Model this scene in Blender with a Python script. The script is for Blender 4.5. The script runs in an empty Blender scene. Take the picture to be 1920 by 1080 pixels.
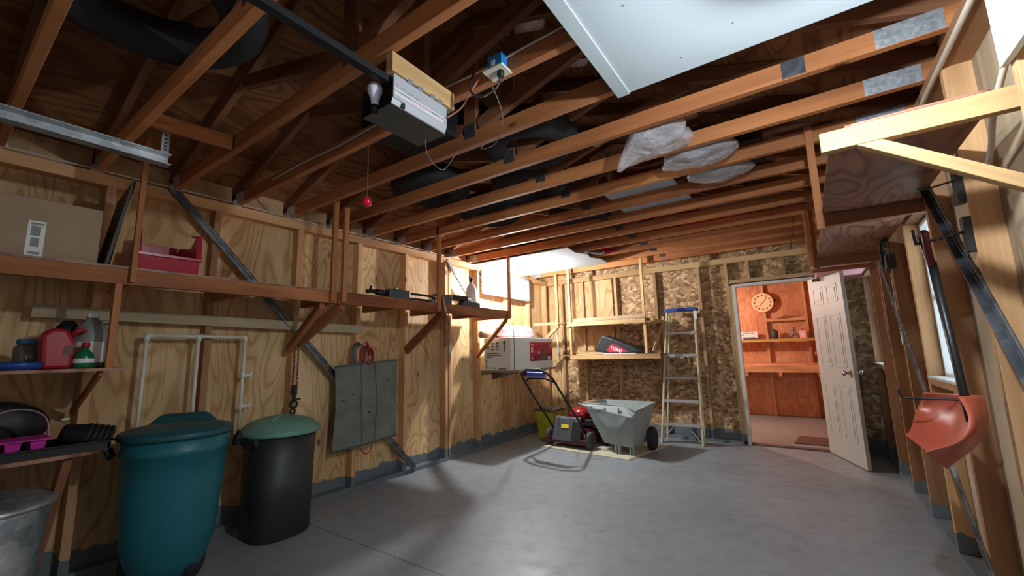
import bpy, bmesh, math, random
from mathutils import Matrix, Vector, noise

random.seed(7)
S = bpy.context.scene
COL = S.collection
PI = math.pi

# ------------------------------------------------------------------ camera
cd = bpy.data.cameras.new('camera')
cd.sensor_width = 36.0
cd.lens = 786.6 / 1920 * 36.0
cd.clip_start = 0.02
cam = bpy.data.objects.new('camera', cd)
COL.objects.link(cam)
RR = ((0.81924883, 0.57291788, -0.02442238),
      (-0.10741629, 0.11148672, -0.98794355),
      (-0.56328775, 0.81199496, 0.15287608))
cam.matrix_world = Matrix(((RR[0][0], -RR[1][0], -RR[2][0], 0.0),
                           (RR[0][1], -RR[1][1], -RR[2][1], 0.0),
                           (RR[0][2], -RR[1][2], -RR[2][2], 1.23),
                           (0, 0, 0, 1)))
S.camera = cam

# ------------------------------------------------------------------ world, exposure
S.view_settings.view_transform = 'Standard'
S.view_settings.look = 'None'
S.view_settings.gamma = 1.0
S.view_settings.use_curve_mapping = False
S.view_settings.exposure = 0.25
wd = bpy.data.worlds.new('world')
S.world = wd
wd.use_nodes = True
wn = wd.node_tree.nodes
wn['Background'].inputs[0].default_value = (0.70, 0.86, 1.0, 1)
wn['Background'].inputs[1].default_value = 3.0


def lamp(name, kind, loc, power, color, size=0.05, rot=None):
    l = bpy.data.lights.new(name, kind)
    l.energy = power
    l.color = color
    if kind == 'POINT':
        l.shadow_soft_size = size
    o = bpy.data.objects.new(name, l)
    o.location = loc
    if rot:
        o.rotation_euler = rot
    COL.objects.link(o)
    return o


P_OVER = 58.0
P_CORNER = 140.0
P_SHOP = 95.0
lamp('overhead_bulb_light', 'POINT', (0.14, 1.285, 2.198), P_OVER, (0.84, 0.93, 1.0), 0.030)
lamp('corner_bulb_light', 'POINT', (-3.17, 4.72, 2.235), P_CORNER, (0.98, 0.97, 0.96), 0.03)
lamp('workshop_bulb_light', 'POINT', (-1.75, 7.7, 2.1), P_SHOP, (1.0, 0.74, 0.62), 0.05)

# ------------------------------------------------------------------ materials
MATS = {}


def newmat(name):
    m = bpy.data.materials.new(name)
    m.use_nodes = True
    MATS[name] = m
    nt = m.node_tree
    return m, nt, nt.nodes, nt.links, nt.nodes['Principled BSDF']


def ramp(nodes, links, src, stops):
    r = nodes.new('ShaderNodeValToRGB')
    el = r.color_ramp.elements
    while len(el) < len(stops):
        el.new(0.5)
    for e, (p, c) in zip(el, stops):
        e.position = p
        e.color = (*c, 1)
    links.new(src, r.inputs[0])
    return r


def mix(nodes, links, fac, a, b, mode='MIX'):
    n = nodes.new('ShaderNodeMix')
    n.data_type = 'RGBA'
    n.blend_type = mode
    for i, v in ((0, fac), (6, a), (7, b)):
        if isinstance(v, (int, float)):
            n.inputs[i].default_value = v
        elif isinstance(v, tuple):
            n.inputs[i].default_value = (*v, 1)
        else:
            links.new(v, n.inputs[i])
    return n.outputs[2]


def plain(name, col, rough=0.5, metal=0.0, var=0.0, spec=None, alpha=None, emit=None, bump=0.0, vs=8.0):
    m, nt, N, L, P = newmat(name)
    P.inputs['Base Color'].default_value = (*col, 1)
    P.inputs['Roughness'].default_value = rough
    P.inputs['Metallic'].default_value = metal
    if spec is not None:
        P.inputs['Specular IOR Level'].default_value = spec
    if var or bump:
        tc = N.new('ShaderNodeTexCoord')
        nz = N.new('ShaderNodeTexNoise')
        nz.inputs['Scale'].default_value = vs
        nz.inputs['Detail'].default_value = 6
        L.new(tc.outputs['Object'], nz.inputs['Vector'])
        if var:
            r = ramp(N, L, nz.outputs[0], [(0.3, tuple(c * (1 - var) for c in col)), (0.7, tuple(min(1, c * (1 + var)) for c in col))])
            L.new(r.outputs[0], P.inputs['Base Color'])
        if bump:
            b = N.new('ShaderNodeBump')
            b.inputs['Strength'].default_value = bump
            b.inputs['Distance'].default_value = 0.01
            L.new(nz.outputs[0], b.inputs['Height'])
            L.new(b.outputs[0], P.inputs['Normal'])
    if emit:
        P.inputs['Emission Color'].default_value = (*emit[0], 1)
        P.inputs['Emission Strength'].default_value = emit[1]
    if alpha is not None:
        P.inputs['Alpha'].default_value = alpha
    return m


def paint_band(N, L, col, h=0.14, pc=(0.15, 0.18, 0.20)):
    """grey floor paint splashed up the foot of the timber"""
    g = N.new('ShaderNodeNewGeometry')
    s = N.new('ShaderNodeSeparateXYZ')
    L.new(g.outputs['Position'], s.inputs[0])
    nz = N.new('ShaderNodeTexNoise')
    nz.inputs['Scale'].default_value = 6
    nz.inputs['Detail'].default_value = 5
    L.new(g.outputs['Position'], nz.inputs['Vector'])
    ad = N.new('ShaderNodeMath')
    ad.operation = 'MULTIPLY_ADD'
    ad.inputs[1].default_value = 0.16
    L.new(nz.outputs[0], ad.inputs[0])
    L.new(s.outputs[2], ad.inputs[2])
    lt = N.new('ShaderNodeMath')
    lt.operation = 'LESS_THAN'
    lt.inputs[1].default_value = h + 0.08
    L.new(ad.outputs[0], lt.inputs[0])
    return mix(N, L, lt.outputs[0], col, pc)


def wood(name, dark, light, axis='X', scale=1.0, figure=0.5, rough=0.65, paint=False, knots=True, rnd=True, dirt=0.25, ph=0.14, k=0.12, freq=26.0, sharp=0.0):
    m, nt, N, L, P = newmat(name)
    tc = N.new('ShaderNodeTexCoord')
    vec = tc.outputs['Object']
    if rnd:
        oi = N.new('ShaderNodeObjectInfo')
        mu = N.new('ShaderNodeVectorMath')
        mu.operation = 'SCALE'
        mu.inputs[0].default_value = (13.1, 7.3, 5.7)
        L.new(oi.outputs['Random'], mu.inputs['Scale'])
        va = N.new('ShaderNodeVectorMath')
        va.operation = 'ADD'
        L.new(vec, va.inputs[0])
        L.new(mu.outputs[0], va.inputs[1])
        vec = va.outputs[0]
    mp = N.new('ShaderNodeMapping')
    sc = {'X': (k, 1, 1), 'Y': (1, k, 1), 'Z': (1, 1, k)}[axis]
    mp.inputs['Scale'].default_value = tuple(c * scale for c in sc)
    L.new(vec, mp.inputs[0])
    # cathedral figure: contour lines of a stretched noise
    n1 = N.new('ShaderNodeTexNoise')
    n1.inputs['Scale'].default_value = 3.2
    n1.inputs['Detail'].default_value = 2.0
    n1.inputs['Distortion'].default_value = 0.3
    L.new(mp.outputs[0], n1.inputs['Vector'])
    mm = N.new('ShaderNodeMath')
    mm.operation = 'MULTIPLY'
    mm.inputs[1].default_value = freq
    L.new(n1.outputs[0], mm.inputs[0])
    sn = N.new('ShaderNodeMath')
    sn.operation = 'SINE'
    L.new(mm.outputs[0], sn.inputs[0])
    # fine fibre
    mp2 = N.new('ShaderNodeMapping')
    k2 = 0.04
    sc2 = {'X': (k2, 1, 1), 'Y': (1, k2, 1), 'Z': (1, 1, k2)}[axis]
    mp2.inputs['Scale'].default_value = sc2
    L.new(vec, mp2.inputs[0])
    n2 = N.new('ShaderNodeTexNoise')
    n2.inputs['Scale'].default_value = 90
    n2.inputs['Detail'].default_value = 4
    L.new(mp2.outputs[0], n2.inputs['Vector'])
    # broad tone
    n3 = N.new('ShaderNodeTexNoise')
    n3.inputs['Scale'].default_value = 2.2
    n3.inputs['Detail'].default_value = 3
    L.new(mp.outputs[0], n3.inputs['Vector'])
    so = sn.outputs[0]
    if sharp:
        ab = N.new('ShaderNodeMath'); ab.operation = 'MULTIPLY_ADD'
        ab.inputs[1].default_value = .5; ab.inputs[2].default_value = .5
        L.new(so, ab.inputs[0])
        pw = N.new('ShaderNodeMath'); pw.operation = 'POWER'; pw.inputs[1].default_value = sharp
        L.new(ab.outputs[0], pw.inputs[0])
        so = pw.outputs[0]
    a = N.new('ShaderNodeMath')
    a.operation = 'MULTIPLY_ADD'
    a.inputs[1].default_value = 0.22 * figure
    L.new(so, a.inputs[0])
    L.new(n3.outputs[0], a.inputs[2])
    b = N.new('ShaderNodeMath')
    b.operation = 'MULTIPLY_ADD'
    b.inputs[1].default_value = 0.30
    L.new(n2.outputs[0], b.inputs[0])
    L.new(a.outputs[0], b.inputs[2])
    r = ramp(N, L, b.outputs[0], [(0.38, dark), (0.62, tuple((d + l) / 2 for d, l in zip(dark, light))), (0.85, light)])
    col = r.outputs[0]
    if knots:
        mp3 = N.new('ShaderNodeMapping')
        k3 = 0.45
        mp3.inputs['Scale'].default_value = {'X': (k3, 1, 1), 'Y': (1, k3, 1), 'Z': (1, 1, k3)}[axis]
        L.new(vec, mp3.inputs[0])
        v = N.new('ShaderNodeTexVoronoi')
        v.inputs['Scale'].default_value = 5.0
        L.new(mp3.outputs[0], v.inputs['Vector'])
        kr = N.new('ShaderNodeValToRGB')
        kr.color_ramp.elements[0].position = 0.05
        kr.color_ramp.elements[0].color = (1, 1, 1, 1)
        kr.color_ramp.elements[1].position = 0.11
        kr.color_ramp.elements[1].color = (0, 0, 0, 1)
        L.new(v.outputs['Distance'], kr.inputs[0])
        sep = N.new('ShaderNodeSeparateColor')
        L.new(v.outputs['Color'], sep.inputs[0])
        gt = N.new('ShaderNodeMath')
        gt.operation = 'GREATER_THAN'
        gt.inputs[1].default_value = 0.62
        L.new(sep.outputs[0], gt.inputs[0])
        km = N.new('ShaderNodeMath')
        km.operation = 'MULTIPLY'
        L.new(kr.outputs[0], km.inputs[0])
        L.new(gt.outputs[0], km.inputs[1])
        col = mix(N, L, km.outputs[0], col, tuple(c * 0.28 for c in dark))
    if dirt:
        n4 = N.new('ShaderNodeTexNoise')
        n4.inputs['Scale'].default_value = 1.3
        n4.inputs['Detail'].default_value = 7
        L.new(vec, n4.inputs['Vector'])
        rr = ramp(N, L, n4.outputs[0], [(0.35, (1 - dirt,) * 3), (0.65, (1.0, 1.0, 1.0))])
        col = mix(N, L, 1.0, col, rr.outputs[0], 'MULTIPLY')
    if rnd:
        hs = N.new('ShaderNodeHueSaturation')
        mr = N.new('ShaderNodeMapRange')
        mr.inputs[3].default_value = 0.84
        mr.inputs[4].default_value = 1.14
        L.new(oi.outputs['Random'], mr.inputs[0])
        L.new(mr.outputs[0], hs.inputs['Value'])
        L.new(col, hs.inputs['Color'])
        col = hs.outputs[0]
    if paint:
        col = paint_band(N, L, col, ph)
    L.new(col, P.inputs['Base Color'])
    P.inputs['Roughness'].default_value = rough
    P.inputs['Specular IOR Level'].default_value = 0.3
    bp = N.new('ShaderNodeBump')
    bp.inputs['Strength'].default_value = 0.25
    bp.inputs['Distance'].default_value = 0.004
    L.new(b.outputs[0], bp.inputs['Height'])
    L.new(bp.outputs[0], P.inputs['Normal'])
    return m


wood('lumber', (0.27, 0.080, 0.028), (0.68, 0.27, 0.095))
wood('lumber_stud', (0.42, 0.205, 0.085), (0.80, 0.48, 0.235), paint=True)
wood('lumber_stud_shaded', (0.20, 0.085, 0.036), (0.50, 0.26, 0.125), paint=True)  # darker copy of the stud lumber, right wall shade put into its colour
wood('lumber_pale', (0.40, 0.24, 0.11), (0.68, 0.46, 0.25), paint=True)
wood('lumber_fresh', (0.44, 0.25, 0.10), (0.78, 0.53, 0.26), figure=0.7)
wood('lumber_tan', (0.30, 0.17, 0.07), (0.60, 0.39, 0.18), figure=0.8)
wood('lumber_grey', (0.28, 0.20, 0.12), (0.54, 0.43, 0.27))
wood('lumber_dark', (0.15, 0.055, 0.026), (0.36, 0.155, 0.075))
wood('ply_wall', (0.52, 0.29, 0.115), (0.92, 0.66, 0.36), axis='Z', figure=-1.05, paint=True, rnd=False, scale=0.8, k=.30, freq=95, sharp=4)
wood('ply_block', (0.44, 0.24, 0.10), (0.80, 0.52, 0.27), axis='Y', figure=0.7)
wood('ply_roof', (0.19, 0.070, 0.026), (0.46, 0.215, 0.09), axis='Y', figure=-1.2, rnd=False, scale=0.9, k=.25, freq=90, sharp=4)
wood('ply_shelf', (0.22, 0.090, 0.055), (0.50, 0.26, 0.165), axis='Y', figure=-1.6, knots=False, k=.3, freq=90, sharp=3, rough=.42, dirt=.1)
wood('ply_shop', (0.48, 0.19, 0.09), (0.86, 0.45, 0.25), axis='Z', figure=-0.7, rnd=False, k=.3, freq=70, sharp=4)
wood('lumber_shop', (0.42, 0.19, 0.09), (0.74, 0.42, 0.22))
wood('ply_grey_right', (0.36, 0.26, 0.16), (0.64, 0.51, 0.35), axis='Z', figure=0.35, rnd=False, knots=False)


def osb(name, paint=True):
    m, nt, N, L, P = newmat(name)
    tc = N.new('ShaderNodeTexCoord')
    nz = N.new('ShaderNodeTexNoise')
    nz.inputs['Scale'].default_value = 5
    nz.inputs['Detail'].default_value = 3
    L.new(tc.outputs['Object'], nz.inputs['Vector'])
    mx = N.new('ShaderNodeMix')
    mx.data_type = 'VECTOR'
    mx.inputs[0].default_value = 0.11
    L.new(tc.outputs['Object'], mx.inputs[4])
    L.new(nz.outputs['Color'], mx.inputs[5])
    mp = N.new('ShaderNodeMapping')
    mp.inputs['Scale'].default_value = (26, 26, 34)
    L.new(mx.outputs[1], mp.inputs[0])
    v = N.new('ShaderNodeTexVoronoi')
    v.inputs['Scale'].default_value = 1.0
    L.new(mp.outputs[0], v.inputs['Vector'])
    sep = N.new('ShaderNodeSeparateColor')
    L.new(v.outputs['Color'], sep.inputs[0])
    r = ramp(N, L, sep.outputs[0], [(0.0, (0.24, 0.13, 0.06)), (0.35, (0.44, 0.27, 0.135)), (0.7, (0.58, 0.38, 0.20)), (1.0, (0.80, 0.60, 0.36))])
    n2 = N.new('ShaderNodeTexNoise')
    n2.inputs['Scale'].default_value = 40
    L.new(tc.outputs['Object'], n2.inputs['Vector'])
    rr = ramp(N, L, n2.outputs[0], [(0.35, (0.72,) * 3), (0.6, (1.0,) * 3)])
    col = mix(N, L, 1.0, r.outputs[0], rr.outputs[0], 'MULTIPLY')
    if paint:
        col = paint_band(N, L, col, 0.16)
    L.new(col, P.inputs['Base Color'])
    P.inputs['Roughness'].default_value = 0.7
    P.inputs['Specular IOR Level'].default_value = 0.25
    return m


osb('osb')


def concrete():
    m, nt, N, L, P = newmat('concrete')
    g = N.new('ShaderNodeNewGeometry')
    n1 = N.new('ShaderNodeTexNoise')
    n1.inputs['Scale'].default_value = 0.9
    n1.inputs['Detail'].default_value = 8
    n1.inputs['Roughness'].default_value = 0.6
    L.new(g.outputs['Position'], n1.inputs['Vector'])
    r = ramp(N, L, n1.outputs[0], [(0.30, (0.205, 0.226, 0.242)), (0.52, (0.262, 0.288, 0.308)), (0.75, (0.298, 0.328, 0.350))])
    n2 = N.new('ShaderNodeTexNoise')
    n2.inputs['Scale'].default_value = 9
    n2.inputs['Detail'].default_value = 8
    L.new(g.outputs['Position'], n2.inputs['Vector'])
    r2 = ramp(N, L, n2.outputs[0], [(0.30, (0.86, 0.85, 0.83)), (0.5, (1, 1, 1))])
    col = mix(N, L, 0.7, r.outputs[0], r2.outputs[0], 'MULTIPLY')
    v = N.new('ShaderNodeTexVoronoi')
    v.inputs['Scale'].default_value = 2.6
    L.new(g.outputs['Position'], v.inputs['Vector'])
    kr = ramp(N, L, v.outputs['Distance'], [(0.02, (0.45, 0.42, 0.40)), (0.055, (1, 1, 1))])
    col = mix(N, L, 0.9, col, kr.outputs[0], 'MULTIPLY')
    # saw-cut control joint running across the slab
    s = N.new('ShaderNodeSeparateXYZ')
    L.new(g.outputs['Position'], s.inputs[0])
    c = N.new('ShaderNodeMath')
    c.operation = 'COMPARE'
    c.inputs[1].default_value = 1.878
    c.inputs[2].default_value = 0.0035
    L.new(s.outputs[1], c.inputs[0])
    col = mix(N, L, c.outputs[0], col, (0.07, 0.07, 0.07))
    L.new(col, P.inputs['Base Color'])
    rr = ramp(N, L, n2.outputs[0], [(0.3, (0.55,) * 3), (0.7, (0.42,) * 3)])
    L.new(rr.outputs[0], P.inputs['Roughness'])


concrete()


def galv(name, c1, c2, rough=0.42, sc=22):
    m, nt, N, L, P = newmat(name)
    tc = N.new('ShaderNodeTexCoord')
    v = N.new('ShaderNodeTexVoronoi')
    v.inputs['Scale'].default_value = sc
    L.new(tc.outputs['Object'], v.inputs['Vector'])
    n = N.new('ShaderNodeTexNoise')
    n.inputs['Scale'].default_value = 5
    n.inputs['Detail'].default_value = 6
    L.new(tc.outputs['Object'], n.inputs['Vector'])
    sep = N.new('ShaderNodeSeparateColor')
    L.new(v.outputs['Color'], sep.inputs[0])
    ad = N.new('ShaderNodeMath')
    ad.operation = 'MULTIPLY_ADD'
    ad.inputs[1].default_value = 0.4
    L.new(sep.outputs[0], ad.inputs[0])
    L.new(n.outputs[0], ad.inputs[2])
    r = ramp(N, L, ad.outputs[0], [(0.4, c1), (0.95, c2)])
    L.new(r.outputs[0], P.inputs['Base Color'])
    P.inputs['Metallic'].default_value = 0.75
    P.inputs['Roughness'].default_value = rough


galv('galvanised', (0.30, 0.34, 0.36), (0.62, 0.66, 0.68))
galv('steel_dark', (0.10, 0.11, 0.125), (0.26, 0.28, 0.31), 0.35)
galv('nail_plate', (0.36, 0.40, 0.44), (0.72, 0.76, 0.80), 0.5, 60)

plain('white_board', (0.44, 0.50, 0.53), 0.6, var=0.03, vs=3)
plain('white_paint', (0.68, 0.68, 0.65), 0.45)
plain('door_paint', (0.44, 0.43, 0.385), 0.5, var=0.03)
plain('pvc', (0.78, 0.74, 0.62), 0.35)
plain('black_plastic', (0.012, 0.013, 0.014), 0.5, spec=0.4)
plain('bin_charcoal', (0.022, 0.026, 0.030), 0.5)
plain('bin_teal', (0.010, 0.135, 0.165), 0.45)
plain('bin_teal_lid', (0.010, 0.085, 0.100), 0.5, var=0.15)
plain('bin_green_lid', (0.15, 0.31, 0.245), 0.45, var=0.2, vs=4)
plain('rubber', (0.016, 0.016, 0.017), 0.75, bump=0.3, vs=40)
plain('cardboard', (0.36, 0.25, 0.16), 0.85, var=0.06, vs=5)
plain('cardboard_dark', (0.10, 0.080, 0.062), 0.85, var=0.1)
plain('paper', (0.75, 0.75, 0.74), 0.7)
plain('print_black', (0.02, 0.02, 0.02), 0.6)
plain('print_red', (0.42, 0.012, 0.045), 0.5)
plain('print_darkred', (0.20, 0.006, 0.022), 0.5)
plain('print_grey', (0.22, 0.22, 0.22), 0.6)
plain('print_blue', (0.05, 0.10, 0.35), 0.6)
plain('print_pink', (0.70, 0.25, 0.30), 0.5)
plain('carton_white', (0.66, 0.68, 0.64), 0.6, var=0.03)
plain('red_plastic', (0.38, 0.006, 0.030), 0.28)
plain('red_can', (0.36, 0.008, 0.014), 0.4)
plain('blue_plastic', (0.015, 0.06, 0.30), 0.35)
plain('blue_cap', (0.03, 0.16, 0.36), 0.4)
plain('box_blue', (0.015, 0.16, 0.42), 0.4)
plain('magenta_plastic', (0.62, 0.03, 0.36), 0.4)
plain('pink_handle', (0.55, 0.28, 0.40), 0.5)
plain('green_bottle', (0.01, 0.14, 0.05), 0.3)
plain('grey_jug', (0.24, 0.24, 0.23), 0.45)
plain('label_yellow', (0.75, 0.60, 0.03), 0.5)
plain('white_plastic', (0.72, 0.71, 0.66), 0.4)
plain('ivory_plastic', (0.70, 0.66, 0.50), 0.4)
plain('clear_jar', (0.16, 0.14, 0.11), 0.15, alpha=0.85)
plain('canvas_grey', (0.175, 0.190, 0.160), 0.85, var=0.22, bump=0.6, vs=7)
plain('canvas_seam', (0.09, 0.10, 0.08), 0.9)
plain('opener_grey', (0.42, 0.44, 0.48), 0.38, metal=0.1)
plain('opener_bottom', (0.085, 0.09, 0.08), 0.5)
plain('bulb_glass', (0.80, 0.78, 0.98), 0.15)
plain('cable_white', (0.55, 0.48, 0.40), 0.6)
plain('wire_tan', (0.20, 0.15, 0.12), 0.6)
plain('cable_dark', (0.03, 0.025, 0.02), 0.5)
plain('hook_metal', (0.03, 0.03, 0.032), 0.4, metal=0.5)
plain('orange_plastic', (0.50, 0.10, 0.055), 0.38)
plain('tub_grey', (0.30, 0.345, 0.335), 0.5)
plain('mower_red', (0.26, 0.008, 0.014), 0.25)
plain('mower_deck', (0.075, 0.006, 0.009), 0.4)
plain('mower_black', (0.018, 0.019, 0.022), 0.45)
plain('mower_grey', (0.075, 0.08, 0.095), 0.45)
plain('mower_blue', (0.10, 0.14, 0.62), 0.35)
plain('tire_grey', (0.07, 0.07, 0.065), 0.8)
plain('yellow_strip', (0.46, 0.30, 0.07), 0.5)
plain('yellow_green', (0.42, 0.45, 0.02), 0.5)
plain('orange_cloth', (0.55, 0.16, 0.02), 0.7)
plain('cream_board', (0.56, 0.52, 0.38), 0.7, var=0.08)
plain('aluminium', (0.62, 0.64, 0.66), 0.35, metal=0.6)
plain('fibreglass', (0.62, 0.55, 0.38), 0.5)
plain('ladder_blue', (0.02, 0.07, 0.36), 0.4)
plain('pink_foam', (0.85, 0.42, 0.45), 0.7, var=0.05)
plain('pink_wool', (0.78, 0.42, 0.46), 0.95, bump=0.5, vs=20)
plain('clock_face', (0.80, 0.62, 0.38), 0.5)
plain('shop_dark', (0.03, 0.05, 0.055), 0.5)
plain('brown_mat', (0.12, 0.075, 0.065), 0.95)
plain('chrome', (0.5, 0.5, 0.5), 0.2, metal=1.0)
plain('red_dark', (0.10, 0.006, 0.008), 0.4)
plain('red_gloss', (0.65, 0.01, 0.05), 0.15)
plain('copper_pipe', (0.36, 0.14, 0.09), 0.4, metal=0.2)
plain('tree_green', (0.12, 0.16, 0.10), 0.6)
plain('hot_bulb', (1, 1, 1), 0.3, emit=((1.0, 0.96, 0.90), 60.0))


def glassmat():
    m, nt, N, L, P = newmat('window_glass')
    P.inputs['Base Color'].default_value = (0.9, 0.95, 0.95, 1)
    P.inputs['Roughness'].default_value = 0.02
    t = N.new('ShaderNodeBsdfTransparent')
    gl = N.new('ShaderNodeBsdfGlossy')
    gl.inputs['Roughness'].default_value = 0.05
    mx = N.new('ShaderNodeMixShader')
    mx.inputs[0].default_value = 0.08
    L.new(t.outputs[0], mx.inputs[1])
    L.new(gl.outputs[0], mx.inputs[2])
    L.new(mx.outputs[0], N['Material Output'].inputs[0])


glassmat()


def bagmat():
    m, nt, N, L, P = newmat('clear_film')
    P.inputs['Base Color'].default_value = (0.66, 0.64, 0.66, 1)
    P.inputs['Roughness'].default_value = 0.10
    P.inputs['Specular IOR Level'].default_value = 0.8
    tc = N.new('ShaderNodeTexCoord')
    nz = N.new('ShaderNodeTexNoise')
    nz.inputs['Scale'].default_value = 24
    nz.inputs['Detail'].default_value = 5
    nz.inputs['Distortion'].default_value = 1.5
    L.new(tc.outputs['Object'], nz.inputs['Vector'])
    b = N.new('ShaderNodeBump')
    b.inputs['Strength'].default_value = .7
    b.inputs['Distance'].default_value = 0.02
    L.new(nz.outputs[0], b.inputs['Height'])
    L.new(b.outputs[0], P.inputs['Normal'])
    t = N.new('ShaderNodeBsdfTransparent')
    mx = N.new('ShaderNodeMixShader')
    mx.inputs[0].default_value = 0.42
    L.new(t.outputs[0], mx.inputs[1])
    L.new(P.outputs[0], mx.inputs[2])
    L.new(mx.outputs[0], N['Material Output'].inputs[0])


bagmat()

# ------------------------------------------------------------------ building helpers
WM = {}          # world matrix of every object made here


def place(o, M, parent=None):
    WM[o.name] = M
    if parent is not None:
        o.parent = parent
        o.matrix_basis = WM[parent.name].inverted() @ M
    else:
        o.matrix_basis = M


def tag(o, label=None, cat=None, group=None, kind=None):
    if label: o['label'] = label
    if cat: o['category'] = cat
    if group: o['group'] = group
    if kind: o['kind'] = kind
    return o


def thing(name, loc, label, cat, group=None):
    o = bpy.data.objects.new(name, None)
    o.empty_display_size = 0.1
    COL.objects.link(o)
    place(o, Matrix.Translation(loc))
    return tag(o, label, cat, group)


def struct(name, loc=(0, 0, 0)):
    o = bpy.data.objects.new(name, None)
    COL.objects.link(o)
    place(o, Matrix.Translation(loc))
    o['kind'] = 'structure'
    return o


def V(*a):
    return Vector(a)


class B:
    def __init__(s):
        s.v = []; s.f = []; s.sm = []

    def add(s, vs, fs, smooth=False):
        n = len(s.v)
        s.v += [Vector(q) for q in vs]
        s.f += [tuple(i + n for i in f) for f in fs]
        s.sm += [smooth] * len(fs)
        return s

    def box(s, x0, y0, z0, x1, y1, z1, M=None):
        if x0 > x1: x0, x1 = x1, x0
        if y0 > y1: y0, y1 = y1, y0
        if z0 > z1: z0, z1 = z1, z0
        vs = [V(x, y, z) for z in (z0, z1) for y in (y0, y1) for x in (x0, x1)]
        if M: vs = [M @ q for q in vs]
        return s.add(vs, [(0, 2, 3, 1), (4, 5, 7, 6), (0, 1, 5, 4), (2, 6, 7, 3), (0, 4, 6, 2), (1, 3, 7, 5)])

    def prism(s, poly, vec):
        """poly: list of 3D points (planar), extruded by vec"""
        n = len(poly); vec = Vector(vec)
        vs = [Vector(p) for p in poly] + [Vector(p) + vec for p in poly]
        nrm = Vector((0, 0, 0))
        for i in range(n):
            nrm += Vector(poly[i]).cross(Vector(poly[(i + 1) % n]))
        flip = nrm.dot(vec) > 0
        bot = tuple(range(n)); top = tuple(range(n, 2 * n))
        fs = [bot[::-1] if flip else bot, top if flip else top[::-1]]
        for i in range(n):
            j = (i + 1) % n
            fs.append((i, j, n + j, n + i) if flip else (j, i, n + i, n + j))
        return s.add(vs, fs)

    def hull8(s, bot, top):
        """bottom quad + top quad (same winding, counter-clockwise seen from above)"""
        vs = list(bot) + list(top)
        return s.add(vs, [(3, 2, 1, 0), (4, 5, 6, 7), (0, 1, 5, 4), (1, 2, 6, 5), (2, 3, 7, 6), (3, 0, 4, 7)])

    def tube(s, pts, r, n=10, smoothpath=0, closed=False):
        pts = [Vector(p) for p in pts]
        if smoothpath:
            pts = catmull(pts, smoothpath)
        rs = r if isinstance(r, (list, tuple)) else [r] * len(pts)
        if len(rs) != len(pts):
            rs = [rs[min(len(rs) - 1, int(i * len(rs) / len(pts)))] for i in range(len(pts))]
        vs = []; ref = None
        for i, p in enumerate(pts):
            if i == 0: t = pts[1] - pts[0]
            elif i == len(pts) - 1: t = pts[-1] - pts[-2]
            else: t = (pts[i + 1] - pts[i]).normalized() + (pts[i] - pts[i - 1]).normalized()
            if t.length < 1e-9: t = V(0, 0, 1)
            t.normalize()
            if ref is None:
                ref = V(0, 0, 1) if abs(t.z) < 0.9 else V(1, 0, 0)
            a = t.cross(ref)
            if a.length < 1e-6: a = t.cross(V(0.3, 1, 0.2))
            a.normalize(); b = a.cross(t).normalized(); ref = b
            for k in range(n):
                an = 2 * PI * k / n
                vs.append(p + (a * math.cos(an) + b * math.sin(an)) * rs[i])
        fs = []
        for i in range(len(pts) - 1):
            for k in range(n):
                fs.append((i * n + k, i * n + (k + 1) % n, (i + 1) * n + (k + 1) % n, (i + 1) * n + k))
        fs = [f[::-1] for f in fs]
        s.add(vs, fs, True)
        m = len(s.v) - len(vs)
        s.f.append(tuple(m + k for k in range(n))); s.sm.append(False)
        s.f.append(tuple(m + (len(pts) - 1) * n + k for k in reversed(range(n)))); s.sm.append(False)
        return s

    def lathe(s, c, prof, n=32, M=None, sx=1.0, sy=1.0, cap=True, smooth=True):
        c = Vector(c); vs = []
        for r, z in prof:
            for k in range(n):
                an = 2 * PI * k / n
                q = V(r * math.cos(an) * sx, r * math.sin(an) * sy, z)
                if M: q = M @ q
                vs.append(c + q)
        fs = []
        for i in range(len(prof) - 1):
            for k in range(n):
                fs.append((i * n + k, i * n + (k + 1) % n, (i + 1) * n + (k + 1) % n, (i + 1) * n + k))
        s.add(vs, fs, smooth)
        m = len(s.v) - len(vs)
        if cap:
            s.f.append(tuple(m + k for k in reversed(range(n)))); s.sm.append(False)
            s.f.append(tuple(m + (len(prof) - 1) * n + k for k in range(n))); s.sm.append(False)
        return s

    def torus(s, c, R, r, M=None, n=36, m=12, sz=1.0):
        c = Vector(c); vs = []
        for i in range(n):
            a = 2 * PI * i / n
            for j in range(m):
                b = 2 * PI * j / m
                q = V((R + r * math.cos(b)) * math.cos(a), (R + r * math.cos(b)) * math.sin(a), r * math.sin(b) * sz)
                if M: q = M @ q
                vs.append(c + q)
        fs = [(i * m + j, ((i + 1) % n) * m + j, ((i + 1) % n) * m + (j + 1) % m, i * m + (j + 1) % m) for i in range(n) for j in range(m)]
        return s.add(vs, fs, True)

    def grid(s, fn, nu, nv, smooth=True):
        vs = [fn(i / nu, j / nv) for i in range(nu + 1) for j in range(nv + 1)]
        fs = [(i * (nv + 1) + j, (i + 1) * (nv + 1) + j, (i + 1) * (nv + 1) + j + 1, i * (nv + 1) + j + 1) for i in range(nu) for j in range(nv)]
        return s.add(vs, fs, smooth)

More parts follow.
